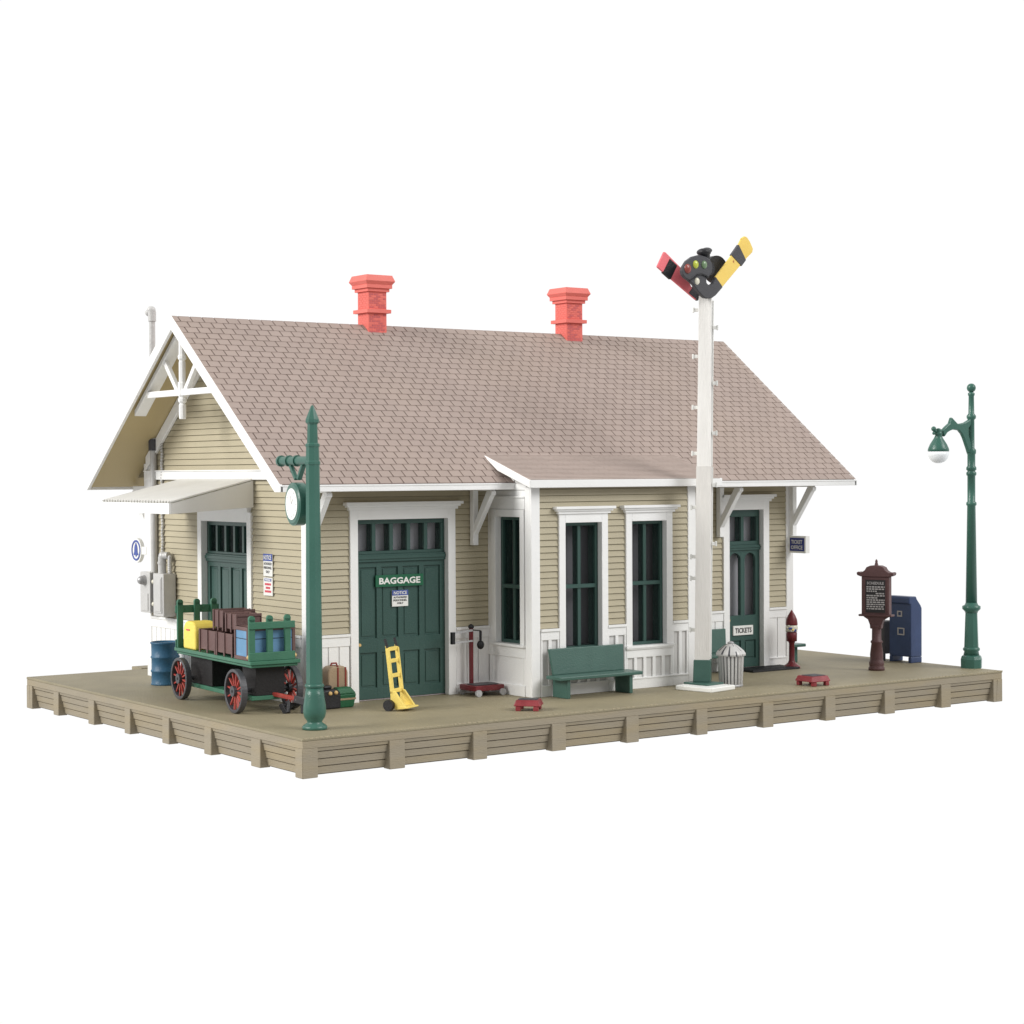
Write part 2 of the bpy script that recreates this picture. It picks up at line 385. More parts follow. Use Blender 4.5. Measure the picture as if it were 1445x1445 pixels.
for fn in (BL,BR):
    mb=MB()
    wbox(mb,fn,BY+.2,YB-.03,.001,.02,.2,1.1,'white'); wbox(mb,fn,BY+.2,YB-.03,.021,.05,.86,1.1,'white'); wbox(mb,fn,BY+.2,YB-.03,.001,.07,0,.24,'white')
    for a in (BY+.2,BY+.28,YB-.16): wbox(mb,fn,a,a+.07,.021,.04,.241,.86,'white')
    sbuild(mb,'bay_side_panel',bevel=.006)
# corner boards
def corner(x,y,sx,sy,z1,z2=None):
    z2=z2 or z1
    mb=MB(); w=.19;p=.055
    mb.box(x-sx*p,x+sx*w,y-sy*p,y+sy*.0,0,z1,'white')
    mb.box(x-sx*p,x+sx*0,y+sy*.0005,y+sy*w,0,z2,'white')
    sbuild(mb,'corner_board',bevel=.01)
corner(XB,YB,1,1,5.3,5.3);corner(XR,YB,-1,1,5.3,5.3);corner(XB,YK,1,-1,5.3,5.3);corner(XR,YK,-1,-1,5.3,5.3)
corner(BX0,BY,1,1,4.7,4.7);corner(BX1,BY,-1,1,4.7,4.7)
# belts and rakes on the gables
for fn in (LF,RT):
    mb=MB(); wbox(mb,fn,YB-.05,YK+.05,.056,.1,4.9,5.1,'white'); wbox(mb,fn,YB-.05,YK+.05,.03,.13,5.1,5.13,'white'); sbuild(mb,'belt_board',bevel=.008)
    mb=MB()
    for s in (1,-1):
        f=lambda a,z,d,fn=fn,s=s: fn(YM+s*a,d,z)
        mb.prism([(0,8.62-.16),(3.95,8.62-.16-3.95*SL),(3.95,8.62-.5-3.95*SL),(0,8.62-.5)],f,.03,.11,'white')
    sbuild(mb,'rake_board',bevel=.008)
# casings
def cornice(mb,fn,a0,a1,z0,zt,out=.2):
    h=(zt-z0)
    wbox(mb,fn,a0+.1,a1-.1,.02,.12,z0,z0+h*.35,'white'); wbox(mb,fn,a0+.05,a1-.05,.02,.155,z0+h*.35+.001,z0+h*.62,'white'); wbox(mb,fn,a0,a1,.02,out,z0+h*.62+.001,zt,'white')
def casing(fn,op,cz0,czt,over=.15,cw=.2,sill=False,parent=None,name='casing'):
    a0,a1,z0,z1=op; mb=MB()
    wbox(mb,fn,a0-cw,a0,-.084,.08,z0,cz0,'white'); wbox(mb,fn,a1,a1+cw,-.084,.08,z0,cz0,'white'); wbox(mb,fn,a0+.0005,a1-.0005,-.084,.08,z1,cz0,'white')
    cornice(mb,fn,a0-cw-over,a1+cw+over,cz0,czt)
    if sill: wbox(mb,fn,a0-cw-.03,a1+cw+.03,-.1,.13,z0-.065,z0-.001,'white')
    return sbuild(mb,name,parent,bevel=.006)
def muntin_door(fn,op,npan,transz,barz,upper,lower,arch=False):
    a0,a1,z0,z1=op; root=MB(); D0,D1=-.32,-.085
    # frame with transom lights
    r=.1; w=(a1-a0-r*.9)/npan
    wbox(root,fn,a0,a1,D0,D1,transz[1],z1,'green'); wbox(root,fn,a0,a1,D0,D1,barz[1],transz[0],'green')
    for i in range(npan+1):
        c=a0+r*.45+i*w; wbox(root,fn,max(a0,c-r/2),min(a1,c+r/2),D0,D1,transz[0]+.0005,transz[1]-.0005,'green')
    wbox(root,fn,a0,a1,D0,D1+.05,barz[0],barz[1],'green'); wbox(root,fn,a0,a1,D0,D1+.075,barz[0]+.06,barz[1]-.04,'green')
    d=sbuild(root,'door',bevel=.006)
    g=MB(); wbox(g,fn,a0+.02,a1-.02,-.15,-.145,transz[0]-.02,transz[1]+.02,'pane'); sbuild(g,'pane',d)
    leaf=MB(); zt=barz[0]
    n=4 if npan==5 else 2
    st_=.13 if n==4 else .14
    pw=((a1-a0)-st_*(n+1))/n
    if not arch:
        wbox(leaf,fn,a0,a1,-.15,-.12,z0+.03,zt-.001,'green')
        for i in range(n+1): wbox(leaf,fn,a0+i*(pw+st_),a0+i*(pw+st_)+st_,-.12+.0005,-.08,z0+.03,zt-.001,'green')
        for (q0,q1) in ((z0+.03,lower[0]),(lower[1],upper[0]),(upper[1],zt-.001)): wbox(leaf,fn,a0+.002,a1-.002,-.119,-.082,q0,q1,'green')
        for i in range(n):
            c0=a0+st_+i*(pw+st_)
            for q0,q1 in (lower,upper): wbox(leaf,fn,c0+.05,c0+pw-.05,-.1195,-.104,q0+.05,q1-.05,'green')
    else:
        wbox(leaf,fn,a0,a1,-.16,-.12,z0+.03,upper[0],'green')
        for i in range(n+1): wbox(leaf,fn,a0+i*(pw+st_),a0+i*(pw+st_)+st_,-.16 if False else -.119,-.08,z0+.03,upper[0],'green')
        for (q0,q1) in ((z0+.03,lower[0]),(lower[1],upper[0])): wbox(leaf,fn,a0+.002,a1-.002,-.118,-.082,q0,q1,'green')
        for i in range(n):
            c0=a0+st_+i*(pw+st_); wbox(leaf,fn,c0+.04,c0+pw-.04,-.1185,-.1,lower[0]+.04,lower[1]-.04,'green')
        for i in range(n+1): wbox(leaf,fn,a0+i*(pw+st_),a0+i*(pw+st_)+st_,-.19,-.08,upper[0]+.0005,upper[1],'green')
        wbox(leaf,fn,a0,a1,-.19,-.08,upper[1]+.0005,zt-.001,'green')
        for i in range(n):  # round heads
            c0=a0+st_+i*(pw+st_); rr=pw/2; zc=upper[1]-rr
            for s in (1,-1):
                arc=[(c0+rr+s*rr*math.cos(t*PI/12),zc+rr*math.sin(t*PI/12)) for t in range(7)]
                arc.append((c0+rr+s*rr,upper[1])) 
                leaf.prism(arc,lambda a,z,dd,fn=fn:fn(a,dd,z),-.19,-.081,'green')
        g=MB(); wbox(g,fn,a0+.02,a1-.02,-.15,-.145,upper[0],upper[1],'pane'); sbuild(g,'pane',d)
    sbuild(leaf,'door_leaf',d,bevel=.006)
    h=MB(); side=a0+.09 if n==4 else a0+.07
    h.cyl(fn(side,-.08,1.25),fn(side,-.02,1.25),.035,.035,12,'brass'); sbuild(h,'knob',d)
    return d
casing(FR,bag,4.22,4.40,name='door_casing'); muntin_door(FR,bag,5,(3.31,3.91),(3.07,3.24),(1.38,2.95),(.28,1.06))
casing(LF,sided,4.16,4.34,over=.02,name='door_casing'); muntin_door(LF,sided,5,(3.22,3.83),(2.98,3.16),(1.38,2.86),(.28,1.06))
casing(FR,tick,4.26,4.44,name='door_casing'); muntin_door(FR,tick,2,(3.25,3.87),(3.02,3.15),(1.36,2.95),(.25,.72),arch=True)
def window(fn,op,cz0,czt,over=.15,cw=.18,corn=True,mid=2.44,parent=None):
    a0,a1,z0,z1=op; mb=MB(); z0f=z0
    wbox(mb,fn,a0-cw,a0,-.084,.08,z0,cz0,'white'); wbox(mb,fn,a1,a1+cw,-.084,.08,z0,cz0,'white'); wbox(mb,fn,a0+.0005,a1-.0005,-.084,.08,z1,cz0,'white')
    if corn: cornice(mb,fn,a0-cw-over,a1+cw+over,cz0,czt)
    wbox(mb,fn,a0-cw-.02,a1+cw+.02,-.1,.12,z0-.06,z0-.001,'white')
    w=sbuild(mb,'window',bevel=.006)
    s=MB(); t=.075; D0,D1=-.36,-.085
    wbox(s,fn,a0,a0+t,D0,D1,z0,z1,'green'); wbox(s,fn,a1-t,a1,D0,D1,z0,z1,'green')
    wbox(s,fn,a0+t,a1-t,D0,D1,z1-t,z1,'green'); wbox(s,fn,a0+t,a1-t,D0,D1,z0,z0+t,'green')
    wbox(s,fn,a0+t,a1-t,-.24,D1+.01,mid-.045,mid+.045,'green')
    c=(a0+a1)/2; wbox(s,fn,c-.045,c+.045,D0+.06,D1-.02,z0+t,z1-t,'green')
    sbuild(s,'sash',w,bevel=.006)
    g=MB(); wbox(g,fn,a0+.02,a1-.02,-.152,-.147,z0+.02,z1-.02,'pane'); sbuild(g,'pane',w)
    return w
window(BF,bw1,4.09,4.26); window(BF,bw2,4.09,4.26)
def sidew(fn):
    w=window(fn,bsw,4.2,4.3,corn=False,cw=.15,mid=2.45)
    mb=MB(); a0,a1=BY+.2,YB-.03
    wbox(mb,fn,a0,bsw[0]-.16,.001,.035,1.1,4.2,'white'); wbox(mb,fn,bsw[1]+.16,a1,.001,.035,1.1,4.2,'white'); wbox(mb,fn,a0,a1,.001,.06,4.205,4.46,'white'); wbox(mb,fn,a0-.01,a1,.001,.085,4.461,4.5,'white')
    sbuild(mb,'window_surround',w,bevel=.006)
sidew(BL); sidew(BR)
mb=MB(); a0,a1,z0,z1=rw[0]
wbox(mb,RT,a0-.18,a0,-.084,.08,z0,z1+.16,'white'); wbox(mb,RT,a1,a1+.18,-.084,.08,z0,z1+.16,'white'); wbox(mb,RT,a0+.0005,a1-.0005,-.084,.08,z1,z1+.16,'white'); wbox(mb,RT,a0-.2,a1+.2,-.084,.12,z0-.06,z0-.001,'white'); sbuild(mb,'window',bevel=.006)
for h in kw: window(BK,h,4.05,4.2)

# ---- main roof
roof=MB()
T=.17
def roofpt(side,a,s,n):    # a along x, s along the slope from the eave, n up from the surface
    l=math.hypot(1,SL); ys=YE+s/l; z=ZE+s*SL/l
    ny,nz=-SL/l,1/l
    y=ys+ny*n; z=z+nz*n
    return (a,y if side==0 else 2*YM-y,z)
SLEN=(YM-YE)*math.hypot(1,SL)
for side in (0,1):
    f=lambda a,s,n,side=side:roofpt(side,a,s,n)
    e=.0
    vs=[f(XL+.02,.02,-T*.8),f(XRR-.02,.02,-T*.8),f(XRR-.02,SLEN,-T*.8),f(XL+.02,SLEN,-T*.8),f(XL+.02,.02,-T*.8+.03),f(XRR-.02,.02,-T*.8+.03),f(XRR-.02,SLEN,-T*.8+.03),f(XL+.02,SLEN,-T*.8+.03)]
    roof.hexa(vs,'soffit')
    vs=[f(XL+.02,.02,-T*.8+.031),f(XRR-.02,.02,-T*.8+.031),f(XRR-.02,SLEN-.0,-T*.8+.031),f(XL+.02,SLEN-.0,-T*.8+.031),f(XL+.01,0,-.018),f(XRR-.01,0,-.018),f(XRR-.01,SLEN,-.018),f(XL+.01,SLEN,-.018)]
    roof.hexa(vs,'roofgap')
rf=sbuild(roof,'roof')
sh=MB(); NR=28; rl=SLEN/NR; TW=.305
for side in (0,1):
    for r in range(NR):
        off=(TW/2 if r%2 else 0); a=XL-off
        s0=r*rl; s1=s0+rl
        while a<XRR:
            b=a+TW-.030; A=max(a,XL); B=min(b,XRR)
            if B-A>.03:
                j=random.uniform(-.003,.003); h=.003+random.uniform(-.0015,.0015)
                f=lambda x,s,n:roofpt(side,x,s,n)
                sh.hexa([f(A,s0+j,-.016),f(B,s0+j,-.016),f(B,s1,-.016),f(A,s1,-.016),f(A,s0+j,h),f(B,s0+j,h),f(B,s1,-.006),f(A,s1,-.006)],'roof')
            a+=TW
sbuild(sh,'shingles',rf)
# fascia and bargeboards
mb=MB(); 
for a0,a1 in ((XL,BX0-.01),(BX1+.01,XRR)):
    mb=MB(); mb.box(a0,a1,YE-.03,YE+.03,ZE-T,ZE-.025,'white'); mb.box(a0,a1,YE-.045,YE-.0305,ZE-.06,ZE-.022,'white'); sbuild(mb,'fascia',rf,bevel=.006)
mb=MB(); mb.box(XL,XRR,2*YM-YE-.03,2*YM-YE+.03,ZE-T,ZE-.025,'white'); sbuild(mb,'fascia',rf,bevel=.006)
for x0,x1 in ((XL-.03,XL+.05),(XRR-.05,XRR+.03)):
    mb=MB()
    for s in (1,-1):
        half=YM-YE+.03; zt=ZR-.012; V=.31
        zb=ZE-T
        # outline: apex top -> eave top -> eave bottom -> inner
        ye_=(zt-V-zb)/SL
        pl=[(0,zt),(half,zt-half*SL),(half,zb),(ye_,zb),(0,zt-V)]
        mb.prism(pl,lambda a,z,d,s=s:(d,YM-s*a,z),x0,x1,'white')
    sbuild(mb,'bargeboard',rf,bevel=.008)
# lean-to roof over the bay
BXA,BXB,BYE=7.07,12.70,2.34
br=MB(); bs=.32
def bpt(a,s,n):
    l=math.hypot(1,bs); return (a,BYE+s/l-bs/l*n,4.88+s*bs/l+n/l)
BL_=1.92*math.hypot(1,bs)
br.hexa([bpt(BXA+.03,.03,-.17),bpt(BXB-.03,.03,-.17),bpt(BXB-.03,BL_,-.17),bpt(BXA+.03,BL_,-.17),bpt(BXA+.03,.0,-.014),bpt(BXB-.03,.0,-.014),bpt(BXB-.03,BL_,-.014),bpt(BXA+.03,BL_,-.014)],'roofgap')
r=0; rr=.098; k=0
while r<BL_-.02:
    a=BXA-(.05 if k%2 else 0)
    while a<BXB:
        b=a+.3-.006; A=max(a,BXA);B=min(b,BXB)
        if B-A>.02:
            h=.008+random.uniform(-.001,.001)
            br.hexa([bpt(A,r+.004,-.013),bpt(B,r+.004,-.013),bpt(B,r+rr,-.013),bpt(A,r+rr,-.013),bpt(A,r+.004,h),bpt(B,r+.004,h),bpt(B,r+rr,-.004),bpt(A,r+rr,-.004)],'bayroof')
        a+=.3
    r+=rr;k+=1
brf=sbuild(br,'bay_roof')
mb=MB(); mb.box(BXA,BXB,BYE-.035,BYE+.03,4.69,4.865,'white')
for x0 in (BXA-.02,BXB-.03):
    mb.prism([(BYE-.03,4.69),(BYE-.03,4.862),(4.16,4.862+1.85*bs),(3.55,4.69+1.21*bs)],lambda a,z,d:(d,a,z),x0,x0+.05,'white')
sbuild(mb,'bay_fascia',brf,bevel=.006)
# ---- chimneys
def chimney(x):
    ch=MB(); y=YM; q=.255
    ch.box(x-q,x+q,y-q,y+q,8.2,8.93,'coral'); ch.box(x-.34,x+.34,y-.34,y+.34,8.931,9.02,'coral'); ch.box(x-q,x+q,y-q,y+q,9.021,9.45,'coral')
    ch.box(x-.31,x+.31,y-.31,y+.31,9.451,9.53,'coral'); ch.box(x-.36,x+.36,y-.36,y+.36,9.531,9.62,'coral')
    a,b_=.36,.415
    ch.hexa([(x-a,y-a,9.621),(x+a,y-a,9.621),(x+a,y+a,9.621),(x-a,y+a,9.621),(x-b_,y-b_,9.70),(x+b_,y-b_,9.70),(x+b_,y+b_,9.70),(x-b_,y+b_,9.70)],'coral')
    a,b_=.415,.36
    ch.hexa([(x-a,y-a,9.701),(x+a,y-a,9.701),(x+a,y+a,9.701),(x-a,y+a,9.701),(x-b_,y-b_,9.85),(x+b_,y-b_,9.85),(x+b_,y+b_,9.85),(x-b_,y+b_,9.85)],'coral')
    # brick courses
    for z0,z1 in ((8.45,8.9),(9.05,9.43)):
        z=z0; k=0
        while z<z1-.03:
            for i in range(-1,4):
                a0=x-q+.02+i*.13+(.065 if k%2 else 0); a1=min(a0+.115,x+q-.02); a0=max(a0,x-q+.02)
                if a1-a0>.03:
                    ch.box(a0,a1,y-q-.006,y-q-.0005,z,z+.042,'coral' if random.random()<.45 else 'brick')
                    ch.box(x-q-.006,x-q-.0005,y-q+(a0-x+q),y-q+(a1-x+q),z,z+.042,'coral')
            z+=.052;k+=1
    return sbuild(ch,'chimney',rf,bevel=.006)
chimney(6.70); chimney(12.74)
# ---- gable truss
def truss(x0,sx):
    q=MB(); X=lambda d:x0+sx*d
    for s in (1,-1):
        q.prism([(0,8.44),(2.47,8.44-2.47*SL),(2.47,8.30-2.47*SL),(0,8.30)],lambda a,z,d,s=s:(d,YM+s*a,z),X(0),X(.3),'white')
        q.beam((X(.07),YM+s*.9,7.68),(X(.07),YM+s*.2,6.95),.12,.1,'white',(1,0,0))
    q.box(X(.0),X(.13),YM-1.75,YM+1.75,6.84,6.98,'white')
    q.lathe([(.075,6.3),(.085,6.36),(.085,6.62),(.06,6.66),(.1,6.7),(.1,6.76),(.075,6.8),(.105,6.84),(.105,7.12),(.08,7.16),(.08,7.6),(.065,7.64),(.1,7.68),(.1,7.74),(.08,7.78),(.08,8.3)],(X(.07),YM,0),8,'white',False,rot=PI/8)
    return sbuild(q,'gable_truss',rf,bevel=.006)
truss(1.53,1); truss(XRR-.18,-1)
# ---- eave brackets
def bracket(x,fn=FR,w=.14):
    q=MB()
    wbox(q,fn,x-w/2,x+w/2,.056,.2,3.38,5.3,'white')
    q.prism([(.2,3.62),(.2,3.86),(.72,4.62),(.92,4.62),(.92,4.54),(.86,4.5)],lambda d,z,a,fn=fn:fn(a,d,z),x-w/2+.005,x+w/2-.005,'white')
    wbox(q,fn,x-w/2+.004,x+w/2-.004,.2,.88,4.62,4.74,'white')
    sbuild(q,'eave_bracket',rf,bevel=.008)
for x in (2.62,6.86,14.34,16.84): bracket(x)
for x in (2.62,6.86,12.0,16.84): bracket(x,BK)
# ---- awning over the side door
AY0,AY1,AXo=6.66,10.3,.47
aw=MB(); nA=24
zi,zo=4.93,4.44
fan=0
P=[]
for i in range(nA*4+1):
    t=i/(nA*4); y0=AY0+t*(AY1-AY0); yo=y0-.0
    b_=.02*math.sin(2*PI*nA*t)
    P.append((y0,b_))
vs=[];fs=[]
for y0,b_ in P:
    vs+= [(XB-.06,y0,zi+b_),(AXo,y0,zo+b_),(XB-.06,y0,zi+b_-.03),(AXo,y0,zo+b_-.03)]
n=len(P)
for i in range(n-1):
    a=4*i
    fs+=[(a,a+1,a+5,a+4),(a+2,a+6,a+7,a+3)]
fs+=[(0,2,3,1),(4*(n-1),4*(n-1)+1,4*(n-1)+3,4*(n-1)+2)]
aw.add(vs,fs,'awning')
awo=sbuild(aw,'awning')
q=MB(); q.box(AXo-.03,AXo+.03,AY0,AY1,zo-.28,zo-.04,'white'); 
for y0 in (AY0+.0,AY1-.05): q.prism([(AXo+.0305,zo-.28),(AXo+.0305,zo-.05),(XB-.07,zi-.05),(XB-.07,zo-.16)],lambda a,z,d:(a,d,z),y0,y0+.05,'awning')
sbuild(q,'awning_frame',awo,bevel=.006)

# ================================================================ SIGNS
def sign_obj(mb,name,label,cat='sign',loc=(0,0,0),group=None,bevel=0):
    mb.v=[v-Vector(loc) for v in mb.v]
    return tag(mb.build(name,None,loc,bevel=bevel),label,cat,group)
yd=YB+.072
q=MB(); q.box(4.33,5.58,yd-.03,yd+.008,2.51,2.77,'signgreen'); q.text('BAGGAGE',(4.955,yd-.03,2.64),(1,0,0),(0,0,1),.145,1.08,'signwhite',bold=.03)
sign_obj(q,'baggage_sign','green board with white letters BAGGAGE fixed across the double door',loc=(4.97,yd,2.5))
def notice(cx,cz,fn,u,name,label,w=.4,h=.42,red=False):
    q=MB(); ny=Vector(fn(0,1,0))-Vector(fn(0,0,0)); c0=Vector(fn(cx,.0,cz))
    wbox(q,fn,cx-w/2,cx+w/2,-.02,.0,cz-h/2,cz+h/2,'signwhite')
    if not red:
        wbox(q,fn,cx-w/2,cx+w/2,.0005,.005,cz+h*.18,cz+h/2,'signblue')
        q.text('NOTICE',Vector(fn(cx,.005,cz+h*.34)),u,(0,0,1),h*.2,w*.82,'signwhite',bold=.02)
        for k,tx in enumerate(('AUTHORIZED','PERSONNEL','ONLY')):
            q.text(tx,Vector(fn(cx,.0,cz+h*(.06-.18*k))),u,(0,0,1),h*.12,w*(.86 if k<2 else .4),'ink',bold=.02)
    else:
        wbox(q,fn,cx-w*.38,cx+w*.38,.0005,.005,cz+h*.3,cz+h*.44,'signblue'); wbox(q,fn,cx-w*.3,cx+w*.3,.0055,.008,cz+h*.34,cz+h*.40,'signwhite')
        for k,ww in enumerate((.7,.5,.72)):
            z=cz+h*(.13-.2*k)
            for i in range(4): wbox(q,fn,cx-w*ww/2+i*w*ww/4+.004,cx-w*ww/2+(i+1)*w*ww/4-.006,.0005,.004,z-h*.06,z+h*.06,'inkred')
    return sign_obj(q,name,label,loc=tuple(Vector(fn(cx,0,cz))))
notice(4.975,2.24,lambda a,d,z:(a,YB+.062-d,z),(1,0,0),'notice_sign','small white notice with blue heading below the green lettered board on the double door',w=.42,h=.36)
notice(6.02,3.0,lambda a,d,z:(XB-.065-d,a,z),(0,-1,0),'notice_sign','small white notice with blue NOTICE heading on the tan side wall right of the awning',w=.42,h=.5)
notice(6.02,2.52,lambda a,d,z:(XB-.065-d,a,z),(0,-1,0),'warning_sign','small white notice with red lettering on the tan side wall, the lower of two',w=.42,h=.4,red=True)
q=MB(); q.box(14.93,15.6,YB+.045,YB+.08,.86,1.1,'signwhite'); q.text('TICKETS',(15.265,YB+.045,.98),(1,0,0),(0,0,1),.13,.56,'ink',bold=.02)
sign_obj(q,'tickets_sign','white plate with black letters TICKETS on the arched-light door',loc=(15.26,YB+.05,.86))
# ticket office sign, perpendicular to the wall
q=MB(); q.box(16.72,16.86,3.62,4.22,2.92,3.36,'signwhite'); q.box(16.712,16.72,3.67,4.19,2.97,3.31,'signnavy')
q.text('TICKET',(16.712,3.93,3.205),(0,-1,0),(0,0,1),.1,.4,'signwhite',bold=.015); q.text('OFFICE',(16.712,3.93,3.065),(0,-1,0),(0,0,1),.1,.42,'signwhite',bold=.015)
q.box(16.74,16.84,4.22,4.27,3.05,3.15,'signwhite')
sign_obj(q,'ticket_office_sign','navy and white hanging sign TICKET OFFICE projecting from the front right corner',loc=(16.73,4.27,3.0),bevel=.0)
# telephone bell sign on the rear left corner
ph=thing('telephone_sign','round white sign with a blue bell on the far left corner of the station','sign',(2.54,12.55,3.12))
q=MB(); q.cyl((.06,.4,0),(-.03,.4,0),.31,.31,32,'signwhite'); q.box(-.02,.04,-.16,.2,-.1,.1,'signwhite'); q.build('disc',ph,bevel=.01)
q=MB()
def ring(q,cx,cy,cz,r0,r1,x0,x1,mat,n=32,a0=0,a1=2*PI):
    vs=[];fs=[]
    for i in range(n+1):
        t=a0+(a1-a0)*i/n
        for r in (r0,r1):
            for x in (x0,x1): vs.append((x,cy+math.cos(t)*r,cz+math.sin(t)*r))
    for i in range(n):
        a=4*i;b_=a+4
        fs+=[(a,a+2,b_+2,b_),(a+1,b_+1,b_+3,a+3),(a,b_,b_+1,a+1),(a+2,a+3,b_+3,b_+2)]
    q.add(vs,fs,mat)
ring(q,0,.4,0,.215,.26,-.045,-.03,'signblue')
bell=[(-.13,-.12),(.13,-.12),(.13,-.09),(.09,-.04),(.08,.08),(.05,.14),(.02,.16),(.02,.19),(-.02,.19),(-.02,.16),(-.05,.14),(-.08,.08),(-.09,-.04),(-.13,-.09)]
q.prism([(a+.4,z) for a,z in bell],lambda a,z,d:(d,a,z),-.031,-.045,'signblue'); q.sphere((-.038,.4,-.135),.03,'signblue',10,6,(.3,1,1))
q.build('bell_emblem',ph)

# ================================================================ ELECTRICAL
em=thing('electric_meter','silver meter box with round dial and tall conduit mast at the far left corner','electric meter',(2.5,11.9,1.6))
def eb(q,name,bev=.01): q.v=[v-Vector((2.5,11.9,1.6)) for v in q.v]; return q.build(name,em,bevel=bev)
q=MB(); q.box(2.28,2.53,11.66,12.22,1.62,2.62,'galv'); q.box(2.262,2.28,11.76,12.16,1.66,2.1,'galv'); eb(q,'box')
q=MB(); q.cyl((2.28,11.96,2.42),(2.2,11.96,2.42),.13,.11,20,'steel'); q.sphere((2.19,11.96,2.42),.105,'steel',16,8); eb(q,'dial',0)
q=MB(); q.cyl((2.47,11.8,2.62),(2.47,11.8,8.95),.085,.075,14,'galv'); q.cyl((2.47,11.8,5.62),(2.47,11.8,5.9),.12,.12,14,'grey'); 
q.cyl((2.47,11.8,8.8),(2.47,11.8,9.05),.1,.1,14,'galv'); q.sphere((2.47,11.84,9.08),.11,'galv',14,8); q.cyl((2.47,11.85,9.08),(2.43,11.97,9.0),.085,.085,12,'galv'); eb(q,'conduit_mast',0)
q=MB()
for k in range(44): q.sphere((2.52,11.42+.015*math.sin(k*1.1),2.62+.075*k),.045,'galv',8,5)
eb(q,'armoured_cable',0)
jb=thing('junction_box','silver junction box with bent pipe on top, right of the round meter dial','junction box',(2.5,11.1,1.55))
def jbb(q,name,bev=.01): q.v=[v-Vector((2.5,11.1,1.55)) for v in q.v]; return q.build(name,jb,bevel=bev)
q=MB(); q.box(2.2,2.53,10.72,11.3,1.58,2.62,'galv'); jbb(q,'box')
q=MB(); q.box(2.18,2.2,10.8,11.22,1.66,2.54,'galv'); q.box(2.17,2.18,10.84,11.18,1.7,2.5,'galv'); jbb(q,'door_panel',.006)
q=MB(); q.cyl((2.36,11.12,2.62),(2.36,11.12,3.02),.1,.1,14,'galv'); q.cyl((2.36,11.12,2.85),(2.36,11.12,2.9),.115,.115,14,'galv'); q.sphere((2.38,11.1,3.04),.115,'galv',14,8); q.cyl((2.36,11.12,3.04),(2.44,10.92,3.06),.09,.09,12,'galv')
for k in range(8): q.sphere((2.44,10.86,2.66+.05*k),.06,'galv',8,5)
jbb(q,'pipe_elbow',0)
q=MB(); q.cyl((2.42,11.4,2.45),(2.42,11.4,2.46),.01,.01,8,'galv')
for z in (1.85,2.4): q.sphere((2.3,11.48,z),.06,'pearl',10,6)
q.box(2.4,2.52,11.3,11.66,1.62,2.6,'grey'); jbb(q,'coupling_plate',0)

# ================================================================ STREET FURNITURE
# clock post
cp=thing('clock_post','tall dark green post with a round white clock at the near platform corner','clock',(.88,1.07,0))
q=MB(); q.lathe([(.245,0),(.25,.05),(.22,.085),(.15,.13),(.15,.16),(.205,.24),(.23,.34),(.222,.46),(.19,.68),(.17,.82)],(0,0,0),28,'pgreen'); q.build('base',cp)
q=MB(); q.lathe([(.17,.821),(.19,.84),(.19,.88),(.168,.9)],(0,0,0),28,'pgreen')
q.lathe([(.165,.901),(.14,5.2),(.155,5.22),(.155,5.27),(.138,5.29)],(0,0,0),8,'pgreen',False,rot=.5)
q.lathe([(.138,5.29),(.13,5.55),(.145,5.57),(.145,5.61),(.11,5.64),(.1,6.02)],(0,0,0),8,'pgreen',False,rot=.5); q.build('shaft',cp)
q=MB(); q.lathe([(.1,6.0),(.14,6.04),(.135,6.1),(.03,6.36),(.005,6.38)],(0,0,0),8,'pgreen',False,rot=.5); q.build('finial',cp)
q=MB(); q.cyl((0,.05,5.29),(0,1.28,5.29),.09,.09,16,'pgreen'); 
for y in (.6,.92,1.25): q.cyl((0,y,5.29),(0,y+.06,5.29),.115,.115,16,'pgreen')
q.beam((0,.36,5.22),(0,.56,4.92),.07,.1,'pgreen',(1,0,0)); q.beam((0,.9,5.22),(0,.66,4.92),.07,.08,'pgreen',(1,0,0)); q.build('arm',cp,bevel=.01)
cl=MB(); cl.cyl((-.1,.62,4.43),(.1,.62,4.43),.43,.43,40,'pgreen'); cl.cyl((-.125,.62,4.43),(-.1005,.62,4.43),.38,.415,40,'pgreen'); co=cl.build('clock_case',cp,bevel=.02,seg=2)
_p=Vector((0,.62,4.43)); _r=Matrix.Rotation(math.radians(-8),4,'Z'); co.rotation_euler=(0,0,math.radians(-8)); co.location=_p-_r@_p
q=MB(); q.cyl((-.135,.62,4.43),(-.1255,.62,4.43),.315,.315,40,'signwhite')
for i in range(12):
    t=2*PI*i/12; c=Vector((-.137,.62+.25*math.sin(t),4.43+.25*math.cos(t)))
    q.beam(c+Vector((0,.02*math.sin(t),.02*math.cos(t))),c-Vector((0,.02*math.sin(t),.02*math.cos(t))),.018,.003,'chalk',(1,0,0))
q.beam((-.138,.62,4.43),(-.138,.53,4.53),.012,.004,'chalk',(1,0,0)); q.beam((-.138,.62,4.43),(-.138,.66,4.6),.01,.004,'chalk',(1,0,0)); q.build('dial',co)

